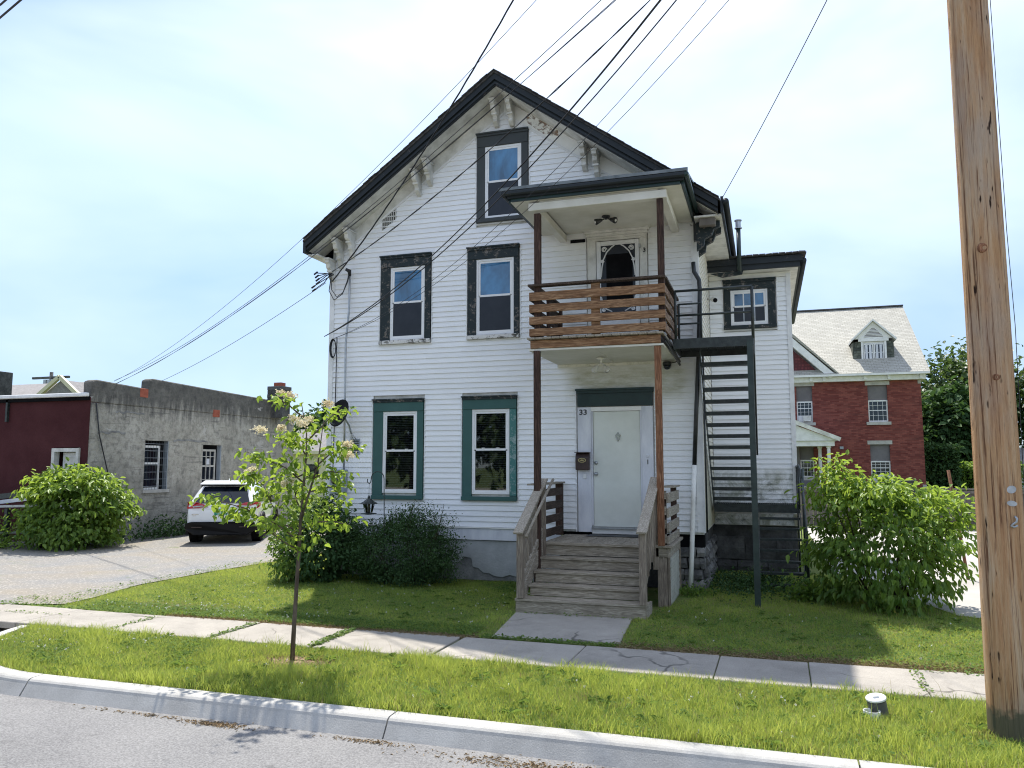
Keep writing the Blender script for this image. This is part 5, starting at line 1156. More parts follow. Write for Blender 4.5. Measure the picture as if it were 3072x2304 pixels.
for x in (5.20, 5.72):
    f = BX('window_sash', 'white_paint', dm, x, x + .48, 45.86, 45.915, 7.70, 8.66)
    for zz in (7.75, 8.20): BX('pane', 'glass', f, x + .05, x + .43, 45.85, 45.858, zz, zz + .41)
    for xx in (x + .08, x + .27): BX('curtain', 'curtain', f, xx, xx + .12, 45.845, 45.849, 7.76, 8.60)
MB().box(5.08, 5.17, 45.82, 45.915, 7.6, 8.78).box(6.23, 6.33, 45.82, 45.915, 7.6, 8.78).box(4.95, 6.45, 45.78, 45.915, 8.79, 8.93).build('surround', 'white_paint', dm)
MB().prism([(4.75, 45.8, 8.935), (5.70, 45.8, 9.86), (6.62, 45.8, 8.935)], (0, .1, 0)).build('pediment', 'white_paint', dm)
for k in range(7): w_ = .48 * (1 - k / 7.5); MB().box(5.70 - w_, 5.70 + w_, 45.785, 45.799, 9.02 + k * .075, 9.05 + k * .075).build('louvre', 'board_up', dm)
for s in (-1, 1): MB().prism([(5.70, 45.6, 9.98), (5.70, 45.6, 9.88), (5.70 + s * 1.10, 45.6, 8.80), (5.70 + s * 1.12, 45.6, 8.90)], (0, 3.6, 0)).build('dormer_roof', 'white_paint', dm)
# white entrance porch
pc = MB().box(-2, 3.35, 43.3, 44.9, 3.12, 3.38).build('entrance_porch', 'white_paint', b)
MB().prism([(-2, 43.2, 5.6), (3.5, 43.2, 3.39), (-2, 43.2, 3.39)], (0, 1.7, 0)).build('pediment', 'white_paint', pc)
MB().bar((3.62, 43.1, 3.44), (-2, 43.1, 5.85), .2, .14, up=(0, 1, 0)).build('raking_cornice', 'old_white', pc)
for x, y in ((2.98, 43.5), (2.62, 44.6)): MB().lathe((x + .09, y, 0), [(.12, .9), (.10, 1.0), (.085, 3.0), (.12, 3.03), (.12, 3.12)], 12).build('column', 'white_paint', pc)
BX('porch_wall', 'board_up', b, -2, 2.55, 44.93, 44.99, .9, 1.45); BX('porch_wall', 'board_up', b, -2, 1.72, 44.93, 44.99, 1.46, 3.1)
BX('porch_floor', 'lintel', b, -2, 3.3, 43.3, 44.9, .9, 1.05)

fe2 = thing('timber_fence', 'weathered grey board fence beyond the parking lot', 'fence', (4, 30, 0))
x = .6; bm_ = MB().box(-.068, .068, -.012, .012, 0, 1.25).build('board', 'fence_wood', None); bme = bm_.data; bpy.data.objects.remove(bm_)
while x < 12: place('board', bme, fe2, (x, 30 + random.uniform(-.01, .01), random.uniform(-.02, .02))); x += .142
for x in (.6, 3.0, 5.4, 7.8, 10.2, 12.0): MB().box(x - .06, x + .06, 29.88, 29.985, 0, 1.38).build('post', 'fence_wood', fe2)
MB().box(.5, 12.1, 29.92, 29.985, 1.20, 1.29).build('rail', 'fence_wood', fe2); MB().box(.5, 12.1, 29.92, 29.985, .3, .39).build('rail', 'fence_wood', fe2)
MB().box(.5, 12.1, 29.9, 30.06, 1.31, 1.36).build('cap', 'fence_wood', fe2)
t = thing('lot_sign', 'dark rounded sign board rising behind the right bush', 'sign', (3.53, 24, 0))
MB().box(3.2, 3.86, 23.98, 24.02, 1.12, 1.70).build('panel', 'board_up', t, bevel=.015); MB().box(3.16, 3.90, 23.975, 24.025, 1.08, 1.74).build('frame', 'black_paint', t, bevel=.02)
t.children[0].location.y -= .03
TB('leg', 'black_paint', t, [(3.4, 24, 0), (3.4, 24, 1.1)], .03, 6); TB('leg', 'black_paint', t, [(3.7, 24, 0), (3.7, 24, 1.1)], .03, 6)
t = thing('rusty_post', 'leaning rusty sign post beside the pole behind the bush', 'post', (3.4, 17, 0)); TB('shaft', 'rust', t, [(3.55, 17, 0), (3.32, 17, 2.05)], .03, 6)
h = thing('garage', 'low pale garage roof in the trees by the pole', 'garage', (15, 65, 0))
MB().box(13, 20, 65, 70, 0, 2.1).build('wall', 'curtain', h); MB().prism([(12.6, 64.6, 2.1), (12.6, 67.5, 3.4), (12.6, 70.4, 2.1)], (8, 0, 0)).build('roof', 'pale_roof', h)

# ================================================================== CAR
car = thing('parked_car', 'white compact suv parked beside the grey building, rear to the street', 'car', (0, 0, 0))
ST = [(-2.30, .45, .80, .58, .70, .62, .62), (-2.27, .36, .89, .66, .84, .95, 1.00), (-2.20, .30, .925, 1.04, .80, 1.08, 1.12), (-1.98, .28, .93, 1.08, .72, 1.30, 1.36),
      (-1.78, .28, .93, 1.09, .67, 1.52, 1.58), (-1.60, .28, .93, 1.09, .65, 1.60, 1.65), (-1.0, .28, .93, 1.08, .66, 1.64, 1.70), (0, .28, .93, 1.05, .66, 1.64, 1.70), (.55, .28, .93, 1.02, .62, 1.52, 1.60),
      (1.15, .28, .925, .99, .68, 1.06, 1.12), (1.7, .28, .92, .95, .70, 1.0, 1.05), (2.15, .32, .88, .86, .66, .9, .93), (2.30, .42, .78, .66, .6, .7, .72)]
vs = []; R = 0
for y, zb, w, zbelt, wr, ze, zt_ in ST:
    half = [(0, zb), (w * .85, zb), (w * .97, zb + .07), (w, (zb + zbelt) / 2), (w * .985, zbelt), ((w * .985 * .35 + wr * .65) + .05, zbelt + (ze - zbelt) * .62), (wr, ze), (wr * .8, zt_ - .01), (0, zt_)]
    ring = half + [(-a, c) for a, c in half[-2:0:-1]]; R = len(ring)
    vs += [(a, y, c) for a, c in ring]
fs = [(i * R + j, i * R + (j + 1) % R, (i + 1) * R + (j + 1) % R, (i + 1) * R + j) for i in range(len(ST) - 1) for j in range(R)] + [tuple(range(R))[::-1], tuple(range((len(ST) - 1) * R, len(ST) * R))]
bd = MB().add(vs, fs).build('body', 'car_white', car, smooth=True); md = bd.modifiers.new('s', 'SUBSURF'); md.levels = 2; md.render_levels = 2
def slope(z, off=.03): # y of the tailgate glass at height z
    return -2.20 + (z - 1.12) * (.42 / .46) - off
MB().add([(-.72, slope(1.12), 1.12), (.72, slope(1.12), 1.12), (.56, slope(1.54), 1.54), (-.56, slope(1.54), 1.54)], [(0, 1, 2, 3)]).build('rear_window', 'glass', car)
MB().prism([(-.66, -1.99, 1.60), (.66, -1.99, 1.60), (.62, -1.55, 1.685), (-.62, -1.55, 1.685)], (0, 0, .035)).build('spoiler', 'car_white', car, bevel=.012)
MB().prism([(-.60, -1.97, 1.57), (.60, -1.97, 1.57), (.60, -1.80, 1.58), (-.60, -1.80, 1.58)], (0, 0, .025)).build('spoiler_shadow_gap', 'car_black', car)
MB().bar((-.1, slope(1.16) - .02, 1.17), (.42, slope(1.13) - .02, 1.15), .03, .025).build('wiper', 'car_black', car)
for s in (-1, 1):
    MB().prism([(s * .36, -2.33, 1.03), (s * .62, -2.31, .98), (s * .93, -2.24, .96), (s * .965, -2.02, 1.0), (s * .965, -1.96, 1.10), (s * .92, -2.18, 1.14), (s * .60, -2.28, 1.12)], (0, .14, 0)).build('tail_light', 'tail_red', car, bevel=.01)
    MB().prism([(s * .46, -2.345, 1.02), (s * .74, -2.32, .995), (s * .76, -2.315, 1.035), (s * .50, -2.34, 1.05)], (0, .02, 0)).build('lamp_lens', 'galv', car)
    MB().add([(s * .945, y, z) for y, z in ((-1.72, 1.12), (.62, 1.06), (.1, 1.42), (-1.35, 1.44))], [(0, 1, 2, 3)]).build('side_window', 'glass', car)
    for v in car.children[-1].data.vertices: v.co.x = s * (.955 if v.co.z < 1.2 else .80)
    MB().box(min(s * .90, s * .965), max(s * .90, s * .965), -2.1, 2.1, .25, .40).build('sill_cladding', 'car_black', car)
    for yy in (-1.36, 1.33):
        wx = s * .80
        prof = [(.20, -.11), (.335, -.11), (.36, -.07), (.36, .07), (.335, .11), (.20, .11)]
        w = MB().lathe((wx, yy, .36), prof, 32, 'x').build('wheel', 'tyre', car, smooth=False)
        MB().lathe((wx + s * .085, yy, .36), [(.235, -.02), (.235, .035), (.215, .03), (.20, 0)], 28, 'x').build('rim', 'alloy', w)
        for k in range(5):
            a = k * 2 * math.pi / 5; MB().bar((wx + s * .105, yy, .36), (wx + s * .105, yy + .225 * math.cos(a), .36 + .225 * math.sin(a)), .05, .03, up=(1, 0, 0)).build('spoke', 'alloy', w)
        MB().lathe((wx + s * .07, yy, .36), [(.20, 0), (.0, .001)], 20, 'x').build('brake_disc', 'iron', w)
        pts = [(s * .945, yy + .43 * math.cos(a), .36 + .43 * math.sin(a)) for a in np.linspace(-.15, math.pi + .15, 16)]
        MB().tube(pts, .05, 6).build('arch_cladding', 'car_black', car, smooth=True)
        MB().lathe((s * .84, yy, .36), [(.40, -.12), (.40, .105)], 24, 'x').build('wheel_arch', 'void', car)
MB().prism([(-.93, -2.34, .55), (-.80, -2.40, .61), (.80, -2.40, .61), (.93, -2.34, .55), (.955, -2.30, .42), (.70, -2.34, .25), (-.70, -2.34, .25), (-.955, -2.30, .42)], (0, .45, 0)).build('rear_bumper', 'car_black', car, bevel=.02)
for s in (-1, 1): MB().box(s * .62 - .13, s * .62 + .13, -2.42, -2.395, .46, .48).build('reflector', 'brown_metal', car)
pl = MB().box(-.17, .17, -2.30, -2.285, .79, .94).build('licence_plate', 'plate_green', car)
pl.location.x = -.02
text('HSS 324', .088, (0, -2.302, .862), (R_(90), 0, 0), 'plate_white', 'plate_letters', car, .001); text('GREEN MOUNTAIN STATE', .02, (0, -2.302, .808), (R_(90), 0, 0), 'plate_white', 'plate_letters', car, .001)
MB().prism([(-.40, -2.285, .96), (.40, -2.285, .96), (.44, -2.275, .985), (-.44, -2.275, .985)], (0, .03, 0)).build('tailgate_trim', 'car_white', car)
MB().lathe((0, -2.29, 1.03), [(.05, 0), (.05, -.012)], 16, 'y').build('badge', 'chrome', car)
MB().box(-.78, -.60, -2.29, -2.28, .80, .82).box(-.76, -.66, -2.29, -2.28, .765, .78).build('badge', 'chrome', car)
MB().prism([(-.03, -1.25, 1.70), (.03, -1.25, 1.70), (0, -1.05, 1.70)], (0, -.05, .06)).build('roof_antenna', 'car_white', car)
car.location = (-15.28, 20.3, 0); car.rotation_euler = (0, 0, R_(27))

# ================================================================== SMALL THINGS
t = thing('cleanout_pipe', 'white capped cleanout pipe standing in the verge grass', 'pipe', (.86, 7.66, 0))
MB().lathe((.86, 7.68, 0), [(.078, -.05), (.078, .13)], 20).build('pipe', 'pvc_grey', t, smooth=False)
cp = MB().lathe((.86, 7.68, 0), [(.080, .138), (.084, .140), (.084, .153), (.078, .158), (.001, .160)], 22).build('cap', 'pvc', t); MB().box(.835, .885, 7.655, 7.705, .157, .175).build('cap_square', 'pvc', cp)
t.rotation_euler = (R_(10), R_(-9), 0)
t = thing('pipe_ring', 'open white pipe ring leaning against the capped cleanout', 'pipe ring', (.79, 7.56, 0))
MB().lathe((.79, 7.56, .02), [(.060, -.02), (.068, -.02), (.070, .045), (.063, .045), (.058, -.02)], 22).build('ring', 'pvc', t)
MB().lathe((.79, 7.56, .03), [(.055, .004), (.001, .005)], 18).build('ring_bottom', 'lawn_soil', t)
rl = thing('hand_railing', 'grey ramp railing at the left edge before the red building', 'railing', (-19.5, 16, 0))
MB().bar((-24, 16.6, .9), (-18.6, 16.2, 1.42), .12, .14).build('top_beam', 'iron', rl); MB().bar((-24, 16.5, .72), (-18.7, 16.1, 1.26), .05, .10).build('rail', 'curtain', rl)
MB().bar((-24, 15.9, .93), (-18.05, 16, 1.09), .05, .06).build('rail', 'galv', rl); MB().bar((-24, 15.95, .25), (-18.0, 16, .40), .05, .05).build('rail', 'galv', rl)
for x in (-22, -19.27, -18.1): MB().box(x - .05, x + .05, 15.95, 16.05, 0, 1.0).build('post', 'iron', rl)

# ================================================================== VEGETATION
CAMP = np.array([0, 0, 2.15])
_unit = {}
def unit_leaf(mat, wid, curl):
    k = (mat, wid, curl)
    if k not in _unit:
        V, Fc, T = leaf_mesh(np.zeros((1, 3)), np.array([[0, 1., 0]]), np.array([[0, 0, 1.]]), np.ones(1), wid, curl=curl)
        me = bpy.data.meshes.new('leaf'); me.from_pydata([tuple(v) for v in V], [], [tuple(f) for f in Fc]); me.materials.append(MM[mat]); _unit[k] = me
    return _unit[k]
def put_leaves(parent, P, D, Nn, size, mat, wid=.55, curl=.25, singles=0, name='foliage', tint=None):
    n = len(P); order = np.argsort(np.linalg.norm(P - CAMP, axis=1) - size * 8) if singles else np.arange(n)
    one, rest = (order[:singles], order[singles:]) if singles else ([], order)
    if singles:
        me = unit_leaf(mat + '_one', wid, curl)
        for i in one:
            d = Vector(D[i]).normalized(); s_ = d.cross(Vector(Nn[i])).normalized(); u = s_.cross(d)
            Mx = Matrix((s_, d, u)).transposed().to_4x4()
            o = bpy.data.objects.new('leaf', me); COL.objects.link(o); o.parent = parent
            o.matrix_local = Matrix.Translation(Vector(P[i]) - base_of(parent)) @ Mx @ Matrix.Scale(float(size[i]), 4)
    if len(rest):
        V, Fc, T = leaf_mesh(P[rest], D[rest], Nn[rest], size[rest], wid, None if tint is None else tint[rest], curl)
        o = npmesh(name, V, Fc, mat, T, parent); o['kind'] = 'stuff'
def rnd_dir(n): return unit(rng.normal(size=(n, 3)))
def crown(center, rad, ncl, per, spread, bottom=-1., shell=.35, lump=.18, flat=1.):
    u = rnd_dir(ncl); u[:, 2] = np.where(u[:, 2] < bottom, -u[:, 2], u[:, 2])
    r = (shell + (1 - shell) * rng.random(ncl)) ** .45
    lum = 1 + lump * np.sin(u[:, 0] * 5 + 1) * np.cos(u[:, 2] * 6 + u[:, 1] * 4) + lump * .6 * rng.normal(size=ncl) * .5
    c = np.array(center) + u * np.array(rad) * (r * lum)[:, None]
    P = np.repeat(c, per, 0) + rng.normal(size=(ncl * per, 3)) * spread * np.array([1.35, 1.35, flat])
    out = unit(P - np.array(center)); return P, out
def bush(th, center, rad, ncl, per, size, mat, singles=0, droop=.5, spread=.09, wid=.55, stems=6, base=None, bottom=-.5, stem_mat='twig', lump=.18, smin=0.03, name='foliage', stem_r=.012, shell=.35, flat=1.):
    P, out = crown(center, rad, ncl, per, spread, bottom, lump=lump, shell=shell, flat=flat)
    k = P[:, 2] > smin; P = P[k]; out = out[k]; n = len(P)
    D = unit(out * .7 + rnd_dir(n) * .8 + np.array([0, 0, -droop])); Nn = unit(rnd_dir(n) * .45 + np.array([0, 0, 1.]) + out * .35)
    sz = size * rng.uniform(.6, 1.25, n)
    ct = np.clip(np.repeat(rng.random(ncl), per)[k] * .75 + rng.random(n) * .35, 0, 1)
    put_leaves(th, P, D, Nn, sz, mat, wid=wid, singles=singles, name=name, tint=ct)
    base = base or (center[0], center[1], 0)
    for i in range(stems):
        a = rng.random() * 6.28; e = np.array(center) + np.array([math.cos(a) * rad[0], math.sin(a) * rad[1], rng.uniform(.2, .8) * rad[2]]) * .8
        b = np.array(base) + np.array([math.cos(a), math.sin(a), 0]) * rad[0] * .18
        mid = (b + e) / 2 + rng.normal(size=3) * .05; mid[2] += .1
        TB('stem', stem_mat, th, [b - np.array([0, 0, .03]), mid, e], [stem_r, stem_r * .7, stem_r * .3], 5)
# --- the young flowering tree on the verge
sp = thing('young_tree', 'slender young flowering tree on the verge in a mulch ring', 'tree', (-5.02, 7.71, 0))
TY = 7.71
trunk = [(-5.02, TY, -.03), (-5.005, TY, .45), (-4.985, TY, .9), (-4.97, TY, 1.2), (-4.965, TY, 1.5), (-4.935, TY, 1.9), (-4.91, TY, 2.28), (-4.915, TY, 2.5), (-4.96, TY, 2.7), (-4.99, TY, 2.85)]
TB('trunk', 'bark', sp, trunk, [.028, .024, .022, .021, .018, .014, .011, .008, .006, .004], 10)
TB('trunk', 'bark', sp, [(-4.97, TY, 1.5), (-4.87, TY + .02, 1.85), (-4.78, TY + .03, 2.15), (-4.73, TY, 2.4), (-4.70, TY, 2.65)], [.014, .012, .009, .006, .004], 8)
BR = [[(-4.97, 1.20), (-5.22, 1.33), (-5.48, 1.56), (-5.75, 1.62), (-5.88, 1.60)], [(-5.40, 1.50), (-5.60, 1.66), (-5.85, 1.74), (-6.02, 1.76)], [(-4.97, 1.40), (-5.18, 1.50), (-5.33, 1.72), (-5.43, 1.93), (-5.60, 2.02), (-5.68, 2.06)],
      [(-5.35, 1.75), (-5.50, 1.83), (-5.66, 1.86)], [(-4.97, 1.42), (-4.80, 1.52), (-4.66, 1.68), (-4.50, 1.76)], [(-4.80, 2.12), (-4.62, 2.26), (-4.45, 2.34), (-4.33, 2.33)], [(-4.93, 1.95), (-5.12, 2.12), (-5.35, 2.22), (-5.53, 2.30)],
      [(-4.91, 2.25), (-5.05, 2.38), (-5.25, 2.47), (-5.42, 2.50)], [(-4.92, 2.4), (-4.83, 2.56), (-4.74, 2.72), (-4.64, 2.80)], [(-4.96, 2.68), (-5.06, 2.82), (-5.13, 2.90)], [(-4.86, 1.85), (-4.68, 1.90), (-4.48, 1.92)],
      [(-4.96, 1.65), (-5.12, 1.78), (-5.20, 1.92)], [(-4.80, 1.52), (-4.66, 1.52), (-4.54, 1.47)], [(-4.93, 2.05), (-5.08, 2.0), (-5.25, 1.98)], [(-4.82, 2.0), (-4.66, 2.08), (-4.5, 2.05)], [(-4.97, 1.3), (-5.05, 1.45), (-5.18, 1.6)]]
Ps, Ds = [], []
for i, bpts in enumerate(BR):
    k = len(bpts); oy = rng.uniform(-.38, .38) * (1 if i % 2 else -1)
    pts = [np.array([x, TY + oy * (j / (k - 1)), z]) for j, (x, z) in enumerate(bpts)]
    TB('branch', 'bark', sp, pts, [max(.010 - .0022 * j, .003) for j in range(k)], 6)
    for j in range(k - 1):
        nl = 36 if j >= k - 2 else (25 if j > 0 else 7)
        for q in range(nl):
            t_ = rng.random(); p = pts[j] * (1 - t_) + pts[j + 1] * t_ + rng.normal(size=3) * np.array([.075, .12, .032]); d = rng.normal(size=3) * .8 + (pts[j + 1] - pts[j]) * 3; d[2] -= .55
            p[0] = -4.95 + (p[0] + 4.95) * .95; Ps.append(p); Ds.append(d)
# loose inner twigs
for q in range(240):
    zz = rng.uniform(1.22, 2.6); p = np.array([-4.95 + rng.normal() * (.22 if zz < 2.3 else .13), TY + rng.normal() * .18, zz]); Ps.append(p); Ds.append(rng.normal(size=3) + np.array([0, 0, -.5]))
Ps = np.array(Ps); Ds = np.array(Ds); n = len(Ps)
put_leaves(sp, Ps, unit(Ds), unit(rng.normal(size=(n, 3)) * .5 + np.array([0, -.15, 1.])), rng.uniform(.05, .108, n), 'leaf_bright', wid=.62, curl=.3, singles=290)
for (x, z, r) in ((-5.17, 2.95, .055), (-5.09, 2.93, .05), (-4.62, 2.83, .055), (-5.43, 2.55, .06), (-5.24, 2.57, .05), (-5.68, 2.08, .045), (-5.61, 2.10, .04), (-5.12, 1.94, .06), (-5.04, 1.97, .06), (-4.39, 2.38, .05), (-4.31, 2.26, .055), (-4.99, 2.66, .06), (-4.90, 2.66, .06), (-4.86, 2.60, .05), ):
    k = 110; c0 = np.array([x, TY + rng.uniform(-.22, .05), z]); r *= .85; P = c0 + rng.normal(size=(k, 3)) * np.array([r * .7, r * .5, r * .40])
    V, Fc, T = leaf_mesh(P, rnd_dir(k), rnd_dir(k), rng.uniform(.018, .032, k), .8, np.full(k, rng.random()) * .6 + rng.random(k) * .4); o = npmesh('blossom', V, Fc, 'blossom', T, sp)
ms = MB(); ms.lathe((-5.02, 7.70, 0), [(.46, -.012), (.36, .008), (.1, .02), (.001, .022)], 18); o = ms.build('mulch', 'mulch', None); o['kind'] = 'stuff'; o['label'] = 'ring of wood chips round the young tree'
for v in o.data.vertices: v.co.y = 7.70 + (v.co.y - 7.70) * .7; v.co.x += random.uniform(-.03, .03)
kk = 900; a = rng.random(kk) * 6.28; rr = np.sqrt(rng.random(kk)) * .48; P = np.stack([-5.02 + rr * np.cos(a), 7.70 + rr * np.sin(a) * .72, .012 + .01 * rng.random(kk)], 1)
V, Fc, T = leaf_mesh(P, unit(rng.normal(size=(kk, 3)) * np.array([1, 1, .12])), np.tile([0, 0, 1.], (kk, 1)), rng.uniform(.012, .04, kk), .35); o = npmesh('wood_chips', V, Fc, 'mulch', T); o['kind'] = 'stuff'

# --- shrubs
rb = thing('large_shrub', 'big sunlit leafy shrub between the fire escape and the pole', 'shrub', (1.7, 13.4, 0))
bush(rb, (1.70, 13.45, .86), (1.10, .95, .98), 250, 19, .118, 'leaf_mid', singles=290, droop=.8, spread=.105, flat=.45, wid=.5, stems=26, bottom=-.85, stem_r=.012, lump=.16)
bush(rb, (1.05, 13.4, 1.75), (.36, .4, .42), 34, 10, .115, 'leaf_bright', droop=.7, spread=.09, wid=.5, stems=3, bottom=-.6, name='young_shoots', base=(1.4, 13.4, .6))
bush(rb, (1.60, 13.3, 1.62), (.9, .7, .32), 62, 16, .11, 'leaf_bright', droop=.7, spread=.10, flat=.4, wid=.5, stems=0, bottom=-.3, name='young_shoots')
bush(rb, (2.45, 13.2, 1.30), (.42, .6, .40), 44, 10, .11, 'leaf_bright', droop=.7, spread=.09, wid=.5, stems=3, bottom=-.4, name='young_shoots', base=(2.0, 13.3, .5))
bush(rb, (1.02, 13.35, 2.12), (.09, .09, .16), 7, 9, .09, 'leaf_bright', droop=.5, spread=.05, wid=.5, stems=1, bottom=-.9, name='young_shoots', base=(1.1, 13.4, 1.5))
lb = thing('leafy_bush', 'broad yellow green bush in front of the red and grey corner', 'bush', (-17.6, 16.4, 0))
bush(lb, (-17.40, 16.5, .93), (1.32, 1.15, 1.0), 170, 22, .17, 'leaf_mid', singles=0, droop=.7, spread=.13, flat=.4, wid=.5, stems=8, bottom=-.75, lump=.12)
bush(lb, (-17.40, 16.3, 1.33), (1.25, 1.0, .78), 95, 20, .16, 'leaf_bright', droop=.75, spread=.14, flat=.35, wid=.5, stems=0, bottom=-.25, lump=.12, name='young_shoots')
bush(lb, (-17.4, 16.35, .42), (1.28, 1.05, .48), 110, 16, .15, 'leaf_mid', droop=.5, spread=.14, wid=.5, stems=0, bottom=-.9)
d1 = thing('dark_shrub', 'dark broad leaved shrub at the left house corner below the dish', 'shrub', (-8.2, 13.2, 0), 'dark shrubs before the house')
bush(d1, (-8.12, 13.3, .66), (.78, .65, .74), 520, 12, .076, 'leaf_dark', droop=.4, spread=.07, wid=.7, stems=6, bottom=-.95, lump=.15, singles=0)
bush(d1, (-8.45, 12.95, .42), (.40, .45, .45), 90, 10, .075, 'leaf_mid', droop=.4, spread=.07, wid=.65, stems=3, bottom=-.9)
bush(d1, (-8.55, 13.5, 1.30), (.45, .35, .45), 60, 9, .07, 'leaf_mid', droop=.5, spread=.07, wid=.65, stems=3, bottom=-.9)
d2 = thing('dark_shrub', 'dark fine leaved shrub under the first teal window', 'shrub', (-6.4, 13.3, 0), 'dark shrubs before the house')
bush(d2, (-6.42, 13.30, .55), (1.12, .62, .62), 1500, 13, .040, 'leaf_dark', droop=.1, spread=.055, wid=.6, stems=8, bottom=-.95, lump=.12)
bush(d2, (-6.1, 13.35, 1.0), (.62, .4, .38), 170, 12, .036, 'leaf_dark', droop=.0, spread=.07, wid=.6, stems=10, bottom=-.2, lump=.2)
for k in range(16):
    x = rng.uniform(-7.2, -5.6); zt2 = rng.uniform(1.05, 1.5) if x > -6.9 else 1.15; b_ = np.array([x, 13.35, .7]); e = np.array([x + rng.uniform(-.15, .25), 13.3 + rng.uniform(-.1, .1), zt2])
    TB('shoot', 'twig', d2, [b_, (b_ + e) / 2 + rng.normal(size=3) * .02, e], .004, 4)
    q = 26; tt = rng.random(q)[:, None]; P = b_ + (e - b_) * tt + rng.normal(size=(q, 3)) * .018; V, Fc, T = leaf_mesh(P, unit(rnd_dir(q) + [0, 0, .5]), unit(rnd_dir(q) * .6 + [0, 0, 1.]), rng.uniform(.022, .04, q), .6); npmesh('shoot_leaves', V, Fc, 'leaf_dark', T, d2)['kind'] = 'stuff'
def weeds(name, label, c, r, n, mat='leaf_mid', size=.07, cat='weeds'):
    t = thing(name, label, cat, (c[0], c[1], 0), 'patches of weeds'); P = np.array([c[0], c[1], 0]) + np.abs(rng.normal(size=(n, 3))) * np.array([0, 0, r[2]]) + rng.normal(size=(n, 3)) * np.array([r[0], r[1], 0]) * .5
    put_leaves(t, P, unit(rnd_dir(n) + [0, 0, .6]), unit(rnd_dir(n) * .6 + [0, 0, 1.]), size * rng.uniform(.6, 1.2, n), mat); return t
weeds('weeds', 'low weeds growing along the foot of the grey wall', (-17.3, 20.2), (.5, 2.6, .25), 1600, 'leaf_dark', .10)
weeds('weeds', 'tangled weeds under the ramp railing at the left edge', (-19.6, 15.6), (1.3, .8, .35), 1600, 'leaf_mid', .10)
weeds('weeds', 'bright clump of weeds at the far left edge of the gravel', (-19.9, 14.6), (.5, .4, .45), 700, 'leaf_bright', .09)
weeds('weeds', 'shaded weeds below the fire escape stairs', (-.3, 14.8), (1.0, 1.2, .10), 2600, 'leaf_dark', .06)
weeds('weeds', 'fern like weeds at the foot of the iron handrail', (.55, 13.7), (.35, .3, .16), 500, 'leaf_mid', .08)
weeds('weeds', 'small weeds round the foot of the stone corner', (-1.25, 13.7), (.35, .3, .06), 500, 'leaf_mid', .05)
# --- far trees
def tree(label, x, y, h, r, n, mat, size, trunk_h=None, cz=None, rz=None, shell=.3, group=None):
    t = thing('tree', label, 'tree', (x, y, 0), group or ('trees beyond the buildings' if y > 0 else 'trees across the street')); cz = cz or h - r * .9; rz = rz or r * .95
    P, out = crown((x, y, cz), (r, r, rz), n // 12, 12, r * .085, -.95, lump=.22, shell=shell); P = P[P[:, 2] > .2]; out = unit(P - np.array([x, y, cz])); k = len(P)
    D = unit(out + rnd_dir(k) + [0, 0, -.3]); V, Fc, T = leaf_mesh(P, D, unit(rnd_dir(k) * .6 + [0, 0, 1.] + out * .5), size * rng.uniform(.6, 1.3, k), .7); npmesh('crown', V, Fc, mat, T, t)['kind'] = 'stuff'
    TB('trunk', 'bark', t, [(x, y, -.1), (x + .1, y, cz * .5), (x, y, cz)], [r * .07, r * .05, r * .03], 8)
    for q in range(5):
        a = q * 1.25; TB('limb', 'bark', t, [(x, y, cz * .6), (x + r * .4 * math.cos(a), y + r * .4 * math.sin(a), cz), (x + r * .7 * math.cos(a), y + r * .7 * math.sin(a), cz + rz * .3)], [r * .035, r * .02, r * .01], 5)
    return t
tree('dark dense tree close behind the brick house corner', 12.2, 60, 6.6, 2.6, 9000, 'leaf_dark', .42, cz=3.9, rz=2.9)
tree('tall airy light green tree rising left of the pole', 15.5, 72, 11.0, 4.6, 9000, 'leaf_far', .42, cz=7.0, rz=4.2, shell=.1)
tree('light green tree showing right of the pole', 22.5, 70, 10.6, 4.2, 7000, 'leaf_far', .42, cz=6.6, rz=4.0, shell=.1)
tree('round tree filling the gap right of the pole', 19.0, 58, 5.4, 2.4, 4000, 'leaf_mid', .34, cz=2.9, rz=2.5)
tree('dark tree glimpsed between grey building and white house', -31.5, 52, 6.2, 2.6, 6000, 'leaf_dark', .36, cz=3.4, rz=2.7)
tree('second dark tree in the gap behind the satellite dish', -27.0, 54, 5.6, 1.9, 4000, 'leaf_dark', .34, cz=3.2, rz=2.4)
def hedge(label, x0, x1, y0, y1, h, n, mat):
    t = thing('hedge', label, 'hedge', ((x0 + x1) / 2, y0, 0), 'clipped hedges'); P = rng.random((n, 3)) * [x1 - x0, y1 - y0, h] + [x0, y0, 0]; s = rng.integers(0, 3, n)
    P[s == 0, 1] = y0; P[s == 1, 2] = h; P += rng.normal(size=(n, 3)) * .08; P[:, 2] = np.abs(P[:, 2])
    put_leaves(t, P, rnd_dir(n), unit(rnd_dir(n) + [0, -.6, .8]), rng.uniform(.12, .3, n), mat); BX('core', 'void', t, x0 + .1, x1 - .1, y0 + .15, y1, 0, h - .15)
hedge('clipped dark column hedge beside the brick house', 8.6, 10.4, 50, 52, 3.1, 4000, 'leaf_dark')
hedge('lower clipped hedge right of the column hedge', 10.5, 14.0, 52, 54, 2.1, 4000, 'leaf_mid')
for i, (x, y, h, r, lb_) in enumerate(((-31, -21, 10, 5, 'tree across the street, leftmost of four'), (-22.5, -20, 9.5, 4.6, 'broad tree across the street facing the first window'), (-14.5, -21, 9.0, 4.0, 'tree across the street facing the second window'), (-5, -24, 9., 4.4, 'tree across the street facing the front door'))):
    tree(lb_, x, y, h, r, 3500, 'leaf_far', .6, cz=h * .55, rz=h * .42)

